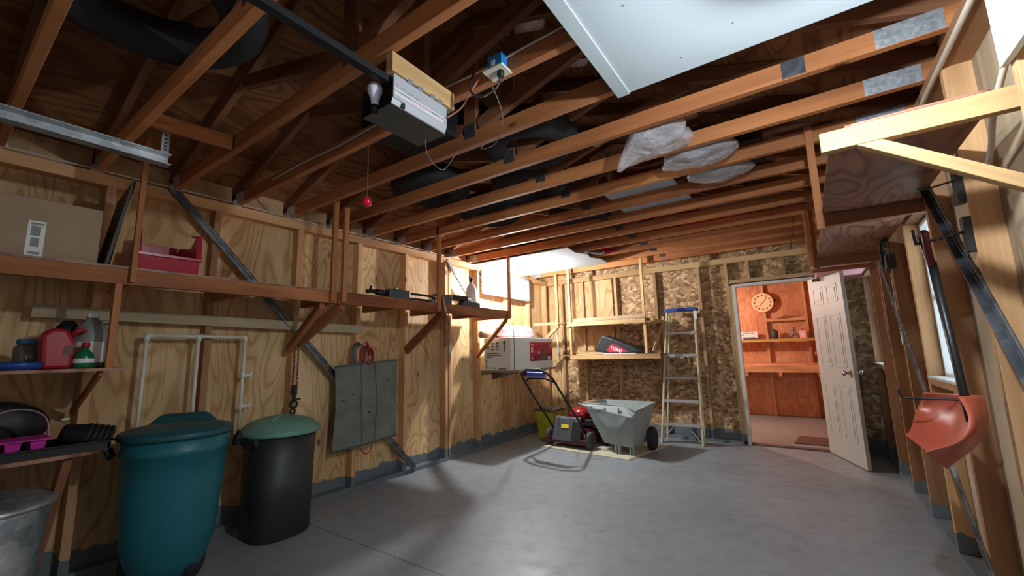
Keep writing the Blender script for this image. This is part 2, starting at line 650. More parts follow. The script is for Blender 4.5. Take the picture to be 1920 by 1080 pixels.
    def build(s, name, mat, parent=None, bevel=0.0, M=None, solid=0.0, sub=0):
        if M is None:
            xs = [q.x for q in s.v]; ys = [q.y for q in s.v]; zs = [q.z for q in s.v]
            M = Matrix.Translation(((min(xs) + max(xs)) / 2, (min(ys) + max(ys)) / 2, min(zs)))
        inv = M.inverted()
        me = bpy.data.meshes.new(name)
        me.from_pydata([tuple(inv @ q) for q in s.v], [], s.f)
        me.polygons.foreach_set('use_smooth', s.sm)
        me.materials.append(MATS[mat])
        me.update()
        o = bpy.data.objects.new(name, me)
        COL.objects.link(o)
        place(o, M, parent)
        if solid:
            md = o.modifiers.new('thickness', 'SOLIDIFY'); md.thickness = solid; md.offset = 0
        if bevel:
            md = o.modifiers.new('bevel', 'BEVEL'); md.width = bevel; md.segments = 2; md.limit_method = 'ANGLE'
            md.angle_limit = 0.7
        if sub:
            md = o.modifiers.new('sub', 'SUBSURF'); md.levels = sub; md.render_levels = sub
        return o


def catmull(p, k):
    out = []
    for i in range(len(p) - 1):
        a = p[max(i - 1, 0)]; b = p[i]; c = p[i + 1]; d = p[min(i + 2, len(p) - 1)]
        for j in range(k):
            t = j / k
            out.append(0.5 * ((2 * b) + (c - a) * t + (2 * a - 5 * b + 4 * c - d) * t * t + (3 * b - a - 3 * c + d) * t ** 3))
    out.append(p[-1])
    return out


def frame_from(a, b, up=(0, 0, 1)):
    a = Vector(a); b = Vector(b)
    x = (b - a).normalized(); up = Vector(up)
    y = up.cross(x)
    if y.length < 1e-5: y = V(0, 1, 0).cross(x)
    y.normalize(); z = x.cross(y).normalized()
    M = Matrix((x, y, z)).transposed().to_4x4()
    M.translation = (a + b) / 2
    return M


def board(name, a, b, w, h, mat='lumber', parent=None, up=(0, 0, 1), bevel=0.002):
    """a straight plank with its grain along a-b; h is measured along up, w across"""
    M = frame_from(a, b, up)
    L = (Vector(b) - Vector(a)).length
    q = B(); q.box(-L / 2, -w / 2, -h / 2, L / 2, w / 2, h / 2, M=M)
    return q.build(name, mat, parent, bevel, M=M)


def upright(name, x0, y0, z0, x1, y1, z1, mat='lumber', parent=None):
    """vertical plank given by its box; grain vertical"""
    return board(name, ((x0 + x1) / 2, (y0 + y1) / 2, z0), ((x0 + x1) / 2, (y0 + y1) / 2, z1), abs(y1 - y0), abs(x1 - x0), mat, parent, up=(1, 0, 0))


def copy_tree(root, M):
    r = root.copy(); COL.objects.link(r); WM[r.name] = M; r.matrix_basis = M
    for ch in list(root.children):
        c = ch.copy(); COL.objects.link(c); c.parent = r; c.matrix_parent_inverse = ch.matrix_parent_inverse
        for g in list(ch.children):
            d = g.copy(); COL.objects.link(d); d.parent = c
    return r


def textmesh(name, txt, size, M, mat, parent, depth=0.001, bold=0.0):
    cu = bpy.data.curves.new(name, 'FONT'); cu.body = txt; cu.size = size; cu.extrude = depth; cu.offset = bold
    cu.align_x = 'CENTER'; cu.align_y = 'CENTER'
    t = bpy.data.objects.new(name + '_tmp', cu)
    COL.objects.link(t)
    dg = bpy.context.evaluated_depsgraph_get()
    me = bpy.data.meshes.new_from_object(t.evaluated_get(dg))
    bpy.data.objects.remove(t)
    me.materials.clear(); me.materials.append(MATS[mat])
    o = bpy.data.objects.new(name, me); COL.objects.link(o)
    place(o, M, parent)
    return o


# ------------------------------------------------------------------ the room shell
WL, WR = -3.60, 0.58           # faces of the studs, left and right
SL, SR = -3.69, 0.67           # inner faces of the sheathing
YB = 6.28                      # garage-side stud face of the back wall
YF = -1.60                     # garage door end
RIDGE = -1.51
SLOPE = 0.335


def roof_z(x):                  # underside of the roof sheathing
    return 2.615 + (x - WL) * SLOPE if x < RIDGE else 2.615 + (WR - x) * SLOPE


q = B(); q.box(-4.2, YF - 1.5, -0.12, 1.2, 9.7, 0.0)
fl = q.build('floor', 'concrete', M=Matrix.Identity(4)); fl['kind'] = 'structure'

# left wall
wl = struct('wall_left', (SL, 2.5, 0))
q = B(); q.box(SL - 0.012, YF, 0, SL, 9.4, 2.62); q.build('sheathing', 'ply_wall', wl)
board('bottom_plate', (SL + 0.045, YF, 0.02), (SL + 0.045, YB, 0.02), 0.09, 0.04, 'lumber_stud', wl)
board('top_plate', (SL + 0.045, YF, 2.40), (SL + 0.045, YB, 2.40), 0.09, 0.076, 'lumber_stud', wl)
for y in (-1.2, -0.59, 0.02, 0.63, 1.24, 1.885, 2.50, 3.11, 3.74, 4.36, 5.02, 5.63, 6.20):
    upright('stud', SL, y, 0.04, WL, y + 0.045, 2.362, 'lumber_stud', wl)
upright('stud', SL, 3.80, 0.04, WL, 3.84, 2.362, 'lumber_stud', wl)

# right wall with two window openings
wr = struct('wall_right', (SR, 2.5, 0))
WIN = [(2.99, 3.57), (5.44, 6.04)]
q = B()
ys = [YF] + [v for w in WIN for v in w] + [YB + 0.12]
for i in range(0, len(ys), 2):
    q.box(SR, ys[i], 0, SR + 0.012, ys[i + 1], 2.62)
for a, b in WIN:
    q.box(SR, a, 0, SR + 0.012, b, 1.02); q.box(SR, a, 1.97, SR + 0.012, b, 2.62)
q.build('sheathing', 'ply_grey_right', wr)
board('bottom_plate', (SR - 0.045, YF, 0.02), (SR - 0.045, YB, 0.02), 0.09, 0.04, 'lumber_stud_shaded', wr)
board('top_plate', (SR - 0.045, YF, 2.40), (SR - 0.045, YB, 2.40), 0.09, 0.076, 'lumber_stud_shaded', wr)
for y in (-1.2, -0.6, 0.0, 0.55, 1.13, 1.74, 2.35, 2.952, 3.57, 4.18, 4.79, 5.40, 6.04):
    upright('stud', WR, y, 0.04, SR, y + 0.038, 2.362, 'lumber_stud' if abs(y - 3.57) < .01 or y < 2.5 else 'lumber_stud_shaded', wr)  # near studs and window jamb take the lighter copy, painted as lit
for a, b in WIN:
    board('window_sill_plate', (SR - 0.045, a, 1.00), (SR - 0.045, b, 1.00), 0.088, 0.038, 'lumber_stud_shaded', wr)
    board('window_header', (SR - 0.045, a, 2.015), (SR - 0.045, b, 2.015), 0.088, 0.088, 'lumber_stud_shaded', wr)
for i, (a, b) in enumerate(WIN):
    w = struct('window_%d' % (i + 1), (SR, (a + b) / 2, 1.02))
    q = B()
    for (y0, y1, z0, z1) in ((a, a + .03, 1.02, 1.97), (b - .03, b, 1.02, 1.97), (a + .03, b - .03, 1.02, 1.05), (a + .03, b - .03, 1.94, 1.97), (a + .03, b - .03, 1.48, 1.51)):
        q.box(SR - 0.02, y0, z0, SR + 0.03, y1, z1)
    q.build('window_frame', 'white_paint', w, 0.002)
    q = B(); q.box(SR + 0.003, a + .03, 1.05, SR + 0.007, b - .03, 1.94); q.build('pane', 'window_glass', w)
    board('window_sill', (SR - 0.055, a, 1.027), (SR - 0.055, b, 1.027), 0.085, 0.014, 'white_paint', w)

# back wall: OSB with a plywood piece by the left corner, door opening
DX0, DX1, DZ = -0.735, 0.115, 2.03
wb = struct('wall_back', (-1.5, YB, 0))
yb1 = YB + 0.09
q = B()
q.box(-3.32, yb1, 0, DX0 - 0.02, yb1 + 0.012, 2.62); q.box(DX1 + 0.02, yb1, 0, SR, yb1 + 0.012, 2.62); q.box(DX0 - 0.02, yb1, DZ + 0.02, DX1 + 0.02, yb1 + 0.012, 2.62)
q.build('sheathing', 'osb', wb)
q = B(); q.box(-3.69, yb1 - 0.002, 0, -3.32, yb1 + 0.012, 2.62); q.build('sheathing', 'ply_wall', wb)
# gable panel above the wall, so the attic is closed
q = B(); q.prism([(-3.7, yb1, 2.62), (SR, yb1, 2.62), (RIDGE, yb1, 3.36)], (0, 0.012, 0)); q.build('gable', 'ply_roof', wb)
board('bottom_plate', (SL, YB + .045, 0.02), (DX0 - .06, YB + .045, 0.02), 0.09, 0.04, 'lumber_stud', wb)
board('bottom_plate', (DX1 + .06, YB + .045, 0.02), (SR, YB + .045, 0.02), 0.09, 0.04, 'lumber_stud', wb)
board('top_plate', (WL, YB + .045, 2.40), (WR, YB + .045, 2.40), 0.09, 0.076, 'lumber_fresh', wb)
for x in (-3.34, -2.955, -2.39, -1.775, -1.165):
    upright('stud', x - .02, YB, 0.04, x + .02, yb1, 2.362, 'lumber_pale', wb)
for x in (DX0 - .075, DX0 - .037, DX1 + .037):
    upright('stud', x - .018, YB, 0.04, x + .018, yb1, 2.362 if x < DX0 - .05 else 2.05, 'lumber_pale', wb)
upright('stud', 0.40, YB, 0.04, 0.44, yb1, 2.362, 'lumber_dark', wb)
board('header', (DX0 - .05, YB + .045, DZ + 0.075), (DX1 + .06, YB + .045, DZ + 0.075), 0.088, 0.05, 'lumber_pale', wb)
for x in (-0.55, -0.15):
    upright('cripple', x - .018, YB, DZ + .10, x + .018, yb1, 2.362, 'lumber_pale', wb)
q = B()
q.box(-3.30, YB + .05, 1.20, -2.46, YB + .075, 2.36); q.build('plywood_infill', 'ply_wall', wb)

# front end of the garage: closed sectional door
wf = struct('wall_front', (-1.5, YF, 0))
q = B()
for (a_, b_, c_, d_) in ((SL, -.20, 0, 3.4), (.55, SR, 0, 3.4), (-.20, .55, 0, .90), (-.20, .55, 2.04, 3.4)):
    q.box(a_, YF - 0.02, c_, b_, YF, d_)
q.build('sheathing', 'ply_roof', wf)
w3 = struct('window_3', (.17, YF, .9))  # unseen window added in the front wall for soft daylight fill
q = B()
for (a_, b_, c_, d_) in ((-.22, -.18, .88, 2.06), (.53, .57, .88, 2.06), (-.18, .53, .88, .92), (-.18, .53, 2.02, 2.06), (-.18, .53, 1.45, 1.49)):
    q.box(a_, YF - .03, c_, b_, YF + .02, d_)
q.build('window_frame', 'white_paint', w3, .003)
q = B(); q.box(-.18, YF - .008, .92, .53, YF - .004, 2.02); q.build('pane', 'window_glass', w3)
d1 = struct('door_1', (-1.5, YF + 0.02, 0))
q = B()
for i in range(4):
    q.box(-2.75, YF + 0.005, 0.02 + i * 0.53, -0.70, YF + 0.045, 0.02 + i * 0.53 + 0.52)
q.build('door_section', 'white_paint', d1, 0.006)

# roof
cl = struct('ceiling', (RIDGE, 3, 2.6))
q = B()
for s, xe in ((-1, -4.1), (1, 1.1)):
    zt = roof_z(RIDGE); ze = roof_z(xe)
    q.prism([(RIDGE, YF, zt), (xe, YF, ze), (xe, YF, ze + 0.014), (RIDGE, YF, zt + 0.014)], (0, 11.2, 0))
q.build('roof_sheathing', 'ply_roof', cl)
for xs, nm in ((SL - 0.006, 'l'), (SR + 0.006, 'r')):
    pass

TY = [-0.25 + 0.405 * k for k in range(20)]    # near face of each truss: ... 0.155 0.56 0.965 1.37 1.775 2.18 ...
TY = [y for y in TY if y < 6.2]
# blocking between the trusses over both walls
for x, wall in ((SL + 0.02, wl), (SR - 0.02, wr)):
    for i in range(len(TY) - 1):
        if TY[i] < -0.3: continue
        board('eave_blocking', (x, TY[i] + 0.041, 2.525), (x, TY[i + 1] - 0.003, 2.525), 0.02, 0.165, 'ply_block', wall)


def truss(y):
    x0, x1 = WL - 0.06, WR + 0.06
    t = thing('roof_truss', (RIDGE, y + 0.019, 2.44), 'x', 'truss')
    yc = y + 0.019
    board('bottom_chord', (WL - 0.07, yc, 2.4845), (WR + 0.07, yc, 2.4845), 0.038, 0.089, 'lumber', t)
    for s in (-1, 1):
        xe = x0 - 0.30 if s < 0 else x1 + 0.30
        zo = 0.052
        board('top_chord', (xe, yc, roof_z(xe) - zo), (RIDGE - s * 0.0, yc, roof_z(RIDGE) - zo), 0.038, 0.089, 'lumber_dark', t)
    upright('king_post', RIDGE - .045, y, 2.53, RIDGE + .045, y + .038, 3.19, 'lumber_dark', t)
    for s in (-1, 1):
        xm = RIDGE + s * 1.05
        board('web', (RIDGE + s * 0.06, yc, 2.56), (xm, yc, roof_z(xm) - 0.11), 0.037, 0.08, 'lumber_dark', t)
    for (xa, xb) in ((WR - .215, WR - .005), (WL + .005, WL + .13)):
        q = B(); q.box(xa, y - 0.0015, 2.442, xb, y, 2.528); q.build('nail_plate', 'nail_plate', t)
    q = B(); q.box(RIDGE - .04, y - .0015, 2.49, RIDGE + .04, y, 2.58); q.build('nail_plate', 'steel_dark', t)
    q = B(); q.box(WL - 0.02, y - 0.02, 2.438, WL + 0.035, y + .001, 2.47); q.box(WL - .02, y, 2.437, WL + .03, y + .05, 2.440); q.box(WL - 0.02, y + .038, 2.438, WL + 0.03, y + 0.05, 2.47)
    q.build('hurricane_tie', 'galvanised', t)
    return t


ordw = ['first', 'second', 'third', 'fourth', 'fifth', 'sixth', 'seventh', 'eighth', 'ninth', 'tenth', 'eleventh', 'twelfth', 'thirteenth']
tr0 = truss(TY[0])
Tlabels = {}
for k, y in enumerate(TY):
    t = tr0 if k == 0 else copy_tree(tr0, Matrix.Translation((RIDGE, y + 0.019, 2.44)))
    n = round((y - 1.775) / 0.405)
    if n <= -5: lab = 'black unlit roof truss at the extreme upper left, before the tyre'
    elif n == -4: lab = 'darkest brown roof truss across the upper left corner, nearest the galvanised door track'
    elif n == -3: lab = 'dark roof truss passing under the big black tyre at the upper left'
    elif n == -2: lab = 'brown roof truss carrying the front end of the pale block above the door opener'
    elif n == -1: lab = 'brown roof truss carrying the blue outlet box and the white cable'
    elif n == 0: lab = 'brown roof truss just behind the door opener, passing above the big white board'
    elif n == 1: lab = 'orange lit roof truss with a dark splice, in front of the plastic bag'
    elif n == 2: lab = 'orange lit roof truss just behind the crumpled plastic bag'
    elif n == 3: lab = 'roof truss over the nearer white board lying in the attic'
    else: lab = '%s brown roof truss counted from the back wall' % ordw[len(TY) - 1 - k]
    tag(t, lab, 'truss', 'roof trusses')
    if n == 1:
        q = B(); q.box(.035, y - .0015, 2.445, .125, y, 2.528); q.build('splice_plate', 'steel_dark', t)

# ------------------------------------------------------------------ workshop behind the back wall
ws = struct('wall_workshop', (-1, 9.3, 0))
q = B(); q.box(-3.6, 9.20, 0, 0.9, 9.212, 2.62); q.build('sheathing', 'ply_shop', ws)
q = B(); q.box(0.62, yb1 + .012, 0, 0.632, 9.2, 2.62); q.build('side_sheathing', 'ply_shop', ws)
for x in (-0.60, 0.03, -1.22):
    upright('stud', x - .02, 9.11, 0.0, x + .02, 9.20, 2.44, 'lumber_shop', ws)
board('blocking', (-0.58, 9.15, 1.715), (0.01, 9.15, 1.715), 0.085, 0.06, 'lumber_shop', ws)
cw = B(); cw.box(-3.6, yb1 + .02, 2.44, 0.7, 9.2, 2.46); o = cw.build('ceiling_workshop', 'ply_shop'); o['kind'] = 'structure'

# ------------------------------------------------------------------ door leaf (six panels), hung on the right jamb, open into the garage
fr = struct('trim_1', (-0.31, YB, 0))
q = B()
for x in (DX0, DX1 - 0.0):
    q.box(x - 0.02, YB - 0.012, 0, x + 0.02, yb1 + 0.02, DZ)
q.box(DX0 - 0.02, YB - 0.012, DZ, DX1 + 0.02, yb1 + 0.02, DZ + 0.035)
q.build('door_frame', 'white_paint', fr, 0.003)
q = B(); q.box(DX0, YB - 0.0, 0, DX1, yb1 + 0.02, 0.018); q.build('threshold', 'brown_mat', fr)

dr = struct('door_2', (DX1 - 0.02, YB - 0.02, 0))
H0 = V(0.095, YB - 0.015, 0.012); H1 = V(0.375, 5.475, 0.012)
ux = (H1 - H0).normalized(); DWD = 0.81; uy = V(0, 0, 1).cross(ux)      # uy points to the -x side? checked below
DM = Matrix((ux, uy, V(0, 0, 1))).transposed().to_4x4(); DM.translation = H0
DTH = 0.035
q = B(); q.box(0, -DTH / 2, 0, DWD, DTH / 2, 2.01, M=DM)
leaf = q.build('door_leaf', 'door_paint', dr, 0.002, M=DM)
q = B()
for (u0, u1) in ((0.11, 0.36), (0.45, 0.70)):
    for (z0, z1) in ((0.22, 0.80), (0.98, 1.55), (1.68, 1.88)):
        for sd in (-1, 1):
            yy = sd * DTH / 2
            for (a, b, c, d) in ((u0, u1, z0, z0 + .018), (u0, u1, z1 - .018, z1), (u0, u0 + .018, z0, z1), (u1 - .018, u1, z0, z1)):
                q.box(a, yy - .003 * (sd < 0), c, b, yy + .003 * (sd > 0), d, M=DM)
            q.box(u0 + .045, yy - .004 * (sd < 0), z0 + .045, u1 - .045, yy + .004 * (sd > 0), z1 - .045, M=DM)
q.build('raised_panel', 'door_paint', leaf, 0.003, M=DM)
q = B()
for sd in (-1, 1):
    Mk = DM @ Matrix.Translation((DWD - 0.065, sd * DTH / 2, 0.93)) @ Matrix.Rotation(-sd * PI / 2, 4, 'X')
    q.lathe((0, 0, 0), [(0.032, 0), (0.030, 0.008), (0.012, 0.012), (0.011, 0.035), (0.026, 0.045), (0.030, 0.058), (0.024, 0.070), (0.006, 0.075)], 20, M=Mk)
q.build('door_knob', 'chrome', leaf)

# ------------------------------------------------------------------ left shelf
XS = -3.0
sh = thing('long_shelf', (-3.3, 1.9, 1.65), 'long wooden shelf hung along the left wall, carrying the big carton and red bin', 'shelf')
board('front_rail', (XS - .019, -0.6, 1.692), (XS - .019, 1.905, 1.692), 0.038, 0.085, 'lumber', sh)
board('front_rail', (XS - .019, 1.91, 1.692), (XS - .019, 4.28, 1.692), 0.038, 0.085, 'lumber', sh)
q = B(); q.box(-3.565, -0.6, 1.735, XS, 4.28, 1.747); q.build('deck', 'ply_shelf', sh)
for y in (0.06, 0.70, 1.28, 1.93, 2.55, 3.16, 3.83, 4.24):
    board('cross_bearer', (-3.56, y, 1.695), (XS - .04, y, 1.695), 0.036, 0.078, 'lumber', sh)
for y, z1 in ((0.655, 2.53), (1.835, 2.55), (1.93, 2.44), (2.99, 2.62), (4.215, 2.62)):
    upright('hanger_post', XS + .001, y, 1.66, XS + .030, y + (.024 if y < 1 else .04), z1, 'lumber', sh)
for (y0, y1, zq) in ((1.80, 1.85, 1.31), (1.97, 1.92, 1.36), (3.10, 3.12, 1.28), (4.23, 4.33, 1.20)):
    board('diagonal_brace', (XS - .03, y0, 1.64), (-3.585, y1, zq), 0.038, 0.085, 'lumber', sh, up=(0.7, 0, 0.7))

# lower corner shelves (left edge of the picture)
ls = thing('corner_rack', (-3.3, 0.2, 0.79), 'two tier wooden rack at the left edge, lower tier with a rounded end', 'shelf')
q = B(); q.box(-3.58, -0.6, 1.190, XS, 0.715, 1.205); q.build('upper_board', 'ply_shelf', ls)
pts = [(-3.58, -0.6, 0.775), (XS + .0, -0.6, 0.775), (XS, 0.45, 0.775)] + [(-3.22 + 0.22 * math.cos(a * PI / 12), 0.45 + 0.26 * math.sin(a * PI / 12), 0.775) for a in range(0, 7)] + [(-3.58, 0.71, 0.775)]
q = B(); q.prism(pts, (0, 0, 0.018)); q.build('lower_board', 'ply_shelf', ls)
upright('upright_post', XS - .036, 0.605, 1.205, XS, 0.635, 1.65, 'lumber', ls)
board('bracket', (XS - .05, 0.60, 1.185), (-3.58, 0.60, 0.95), 0.018, 0.04, 'lumber', ls)
board('leg_brace', (XS - .08, 0.52, 0.770), (-3.5, 0.50, 0.04), 0.035, 0.06, 'lumber_dark', ls)

# lath nailed across the studs
o = board('lath_board', (-3.588, 0.385, 1.535), (-3.588, 2.56, 1.492), 0.019, 0.075, 'lumber_grey')
tag(o, 'weathered pale board nailed across the left wall studs under the long shelf', 'board')


def angle_strip(name, a, b, w, mat, lab, nrm=(1, 0, 0)):
    a = Vector(a); b = Vector(b); n = Vector(nrm); t = (b - a).normalized(); s_ = n.cross(t).normalized()
    q = B()
    for (u, v, du, dv) in ((-w / 2, 0, w, 0.003), (-w / 2, 0, 0.003, w * 0.5), (w * .1, 0, .004, w * .22), (w / 2 - .003, 0, .003, w * .18)):
        p = [a + s_ * u + n * v, a + s_ * (u + du) + n * v, a + s_ * (u + du) + n * (v + dv), a + s_ * u + n * (v + dv)]
        q.prism(p, b - a)
    M = frame_from(a, b, nrm)
    return tag(q.build(name, mat, M=M), lab, 'brace')


angle_strip('steel_brace', (-3.598, 0.957, 2.455), (-3.598, 3.27, 0.03), 0.060, 'steel_dark', 'long dark steel angle brace running diagonally down the left wall behind the canvas')
angle_strip('steel_brace', (-3.598, 3.765, 2.40), (-3.598, 4.22, 1.93), 0.05, 'galvanised', 'short pale steel brace on the left wall beside the white tank')
angle_strip('steel_brace', (WR - .002, 3.20, 2.40), (WR - .002, 1.62, 0.62), 0.055, 'steel_dark', 'dark steel angle brace slanting down the right wall below the overhead shelf', nrm=(-1, 0, 0))

# ------------------------------------------------------------------ things on the long shelf
DK = 1.747
cb = thing('cardboard_box', (-3.2, 0.25, DK), 'large brown cardboard carton with a white shipping label on the long shelf', 'box')
q = B(); q.box(-3.50, -0.15, DK, -3.06, 0.535, DK + 0.30); q.build('carton', 'cardboard', cb, 0.004)
q = B(); q.box(-3.06, 0.275, DK + 0.008, -3.058, 0.335, DK + 0.185); lb = q.build('shipping_label', 'paper', cb)
q = B()
for (z0, z1, y0, y1) in ((.11, .16, .287, .320), (.055, .10, .29, .318), (.018, .03, .285, .325), (.165, .175, .285, .33)):
    q.box(-3.058, y0, DK + z0, -3.0573, y1, DK + z1)
q.build('label_print', 'print_grey', lb)

fc = thing('flattened_carton', (-3.25, 0.60, DK), 'dark flattened cardboard leaning between the big carton and the shelf post', 'box')
q = B()
q.prism([(-3.54, 0.60, DK), (-3.05, 0.56, DK), (-3.05, 0.575, DK), (-3.54, 0.615, DK)], (0, 0.075, 0.50)); q.build('outer_sheet', 'cardboard_dark', fc)
q = B()
q.prism([(-3.54, 0.622, DK), (-3.05, 0.582, DK), (-3.05, 0.59, DK), (-3.54, 0.63, DK)], (0, 0.062, 0.50)); q.build('inner_sheet', 'cardboard', fc)

# red stacking bin, open toward the room
rb = thing('storage_bin', (-3.1, 0.80, DK), 'glossy red open fronted plastic storage bin on the long shelf', 'bin')
x0, x1, y0, y1 = -3.38, -3.025, 0.695, 0.985
zb = DK; zf = DK + 0.095; zk = DK + 0.225
q = B()
T = .006
q.hull8([(x0, y0, zb), (x1 - .02, y0, zb), (x1 - .02, y1 - .015, zb), (x0, y1 - .015, zb)], [(x0, y0, zb + T), (x1 - .02, y0, zb + T), (x1 - .02, y1 - .015, zb + T), (x0, y1 - .015, zb + T)])
q.prism([(x1 - .02, y0, zb), (x1, y0 - .005, zf), (x1 - T, y0 - .005, zf), (x1 - .02 - T, y0, zb)], (0, y1 - y0, 0))
q.prism([(x0, y0, zb), (x0 - T, y0, zb), (x0 - T, y0, zk), (x0, y0, zk)], (0, y1 - y0, 0))
for yy in (y0, y1):
    q.prism([(x0, yy, zb), (x1 - .02, yy, zb), (x1, yy, zf), (x1 - .02, yy, zf + .15), (x1 - .09, yy, zf + .155), (x1 - .17, yy, zk - .03), (x0, yy, zk)], (0, T if yy == y0 else -T, 0))
q.build('tray', 'red_plastic', rb, 0.002)
q = B()
q.box(x1 - .006, y0 - .012, zf - .012, x1 + .012, y1 + .006, zf + .006)
q.prism([(x1 - .004, y1 + .004, zf), (x1 + .008, y1 + .004, zf), (x1 - .012, y1 + .004, zf + .155), (x1 - .10, y1 + .004, zf + .165), (x1 - .10, y1 + .004, zf + .155), (x1 - .03, y1 + .004, zf + .14)], (0, -0.03, 0))
q.build('rim', 'red_plastic', rb, 0.002)

# black folding tripod lying on the shelf
tp = thing('tripod', (-3.05, 2.9, DK), 'long black folded tripod lying on the long shelf by the white tank', 'tripod')
q = B(); q.tube([(-3.04, 2.20, DK + .035), (-3.04, 2.30, DK + .045)], .016); q.tube([(-3.04, 2.30, DK + .04), (-3.04, 2.42, DK + .035)], .026); q.tube([(-3.04, 2.24, DK + .05), (-3.04, 2.25, DK + .085)], .012)
q.tube([(-3.03, 2.46, DK + .06), (-3.03, 2.52, DK + .10)], .008)
q.build('pan_head', 'black_plastic', tp)
q = B(); q.box(-3.075, 2.42, DK, -3.005, 2.66, DK + .082); q.build('leg_hub', 'mower_grey', tp, 0.008)
for dz in (0.062, 0.015):
    q = B(); q.tube([(-3.04, 2.64, DK + dz), (-3.04, 3.20, DK + dz)], .011); q.build('leg', 'black_plastic', tp)
q = B(); q.box(-3.06, 2.98, DK, -3.02, 3.0, DK + .09); q.box(-3.08, 3.07, DK, -3.0, 3.22, DK + .095); q.build('leg_clamp', 'mower_grey', tp, 0.004)
q = B(); q.tube([(-3.045, 3.02, DK + .085), (-2.99, 3.06, DK + .075), (-2.985, 3.10, DK - .10), (-2.975, 3.10, 1.34), (-2.99, 3.09, 1.30)], [.012, .014, .018, .020, .014]); q.build('leg', 'lumber_dark', tp)

sk = thing('tool_case', (-3.1, 3.5, DK), 'black metal tool case with handle on the shelf in front of the white tank', 'tool')
q = B(); q.box(-3.12, 3.24, DK + .06, -3.02, 3.50, DK + .11); q.tube([(-3.07, 3.24, DK + .10), (-3.07, 3.60, DK + .09)], .008); q.build('upper_bar', 'black_plastic', sk, 0.004)
q = B(); q.prism([(-3.12, 3.42, DK), (-3.12, 3.72, DK), (-3.12, 3.72, DK + .055), (-3.12, 3.52, DK + .07), (-3.12, 3.47, DK + .07), (-3.12, 3.42, DK + .03)], (0.09, 0, 0)); q.build('case', 'mower_grey', sk, 0.004)
q = B(); q.box(-3.12, 3.72, DK, -3.03, 3.88, DK + .008); q.build('base_plate', 'steel_dark', sk)

tk = thing('gas_cylinder', (-3.30, 3.88, DK), 'white gas cylinder with a valve on top standing on the long shelf', 'cylinder')
q = B(); q.lathe((-3.28, 3.86, DK), [(0.062, 0), (0.068, .01), (0.068, .22), (0.062, .26), (0.045, .30), (0.022, .325), (0.018, .345)], 28); q.build('tank_body', 'white_plastic', tk)
q = B(); q.lathe((-3.28, 3.86, DK + .34), [(0.018, 0), (0.022, .01), (0.022, .03), (0.012, .04), (0.012, .06)], 16); q.tube([(-3.28, 3.83, DK + .37), (-3.28, 3.83, DK + .41), (-3.28, 3.89, DK + .41), (-3.28, 3.89, DK + .37)], .007); q.build('valve', 'hook_metal', tk)
q = B(); q.box(-3.214, 3.87, DK + .07, -3.211, 3.895, DK + .10); q.build('sticker', 'print_grey', tk)

# ------------------------------------------------------------------ upper rack tier things
RK = 1.205
j = thing('glass_jar', (-3.2, 0.33, RK), 'clear jar with a blue lid at the left edge of the small shelf', 'jar')
q = B(); q.lathe((-3.28, 0.37, RK), [(.055, 0), (.062, .01), (.062, .11), (.05, .125), (.045, .135)], 24); q.build('jar_body', 'clear_jar', j)
q = B(); q.lathe((-3.28, 0.37, RK + .130), [(.052, 0), (.054, .002), (.054, .022), (.05, .026)], 24); q.build('lid', 'blue_cap', j)
j = thing('plastic_dish', (-3.08, 0.30, RK), 'low blue plastic dish lying at the front of the small shelf', 'dish')
q = B(); q.lathe((-3.09, 0.315, RK), [(.068, 0), (.082, .012), (.085, .030), (.080, .038), (.02, .040)], 28, sx=0.9); q.build('dish_body', 'blue_plastic', j)

gc = thing('fuel_can', (-3.14, 0.43, RK), 'red plastic fuel can with moulded handle on the small shelf', 'can')
q = B(); q.prism([(-3.20, 0.385, RK), (-3.20, 0.495, RK), (-3.20, 0.500, RK + .13), (-3.20, 0.465, RK + .20), (-3.20, 0.41, RK + .205), (-3.20, 0.375, RK + .17)], (0.13, 0, 0)); q.build('can_body', 'red_can', gc, 0.018)
q = B(); q.tube([(-3.13, 0.485, RK + .17), (-3.13, 0.515, RK + .20), (-3.13, 0.54, RK + .19)], [.016, .012, .010]); q.build('spout', 'red_can', gc)
q = B(); q.prism([(-3.066, 0.455, RK + .07), (-3.066, 0.485, RK + .07), (-3.066, 0.49, RK + .12), (-3.066, 0.46, RK + .115)], (-.004, 0, 0)); q.build('recess_shade', 'red_dark', gc)  # darker red patch on the surface, paints the shade of a recess

jg = thing('chemical_jug', (-3.20, 0.56, RK), 'grey gallon jug with a white cap and yellow edged label on the small shelf', 'jug')
q = B(); q.lathe((-3.22, 0.575, RK), [(.07, 0), (.078, .01), (.078, .16), (.070, .20), (.045, .245), (.026, .262), (.024, .275)], 28); q.build('jug_body', 'grey_jug', jg)
q = B(); q.lathe((-3.22, 0.575, RK + .272), [(.027, 0), (.027, .022), (.024, .026)], 20); q.build('cap', 'white_plastic', jg)
q = B(); q.tube([(-3.19, 0.605, RK + .25), (-3.175, 0.65, RK + .245), (-3.172, 0.665, RK + .21), (-3.18, 0.65, RK + .16)], .012, smoothpath=6); q.build('jug_handle', 'grey_jug', jg)
q = B()
for a in range(8):
    t0, t1 = -1.0 + a * .2, -1.0 + (a + 1) * .2
    p = [(-3.22 + .0785 * math.cos(t), .575 + .0785 * math.sin(t)) for t in (t0, t1)]
    q.add([(p[0][0], p[0][1], RK + .03), (p[1][0], p[1][1], RK + .03), (p[1][0], p[1][1], RK + .14), (p[0][0], p[0][1], RK + .14)], [(0, 1, 2, 3)])
q.build('label', 'paper', jg, solid=0.001)
q = B(); q.box(-3.175, .626, RK + .03, -3.168, .648, RK + .14); q.build('label_edge', 'label_yellow', jg)

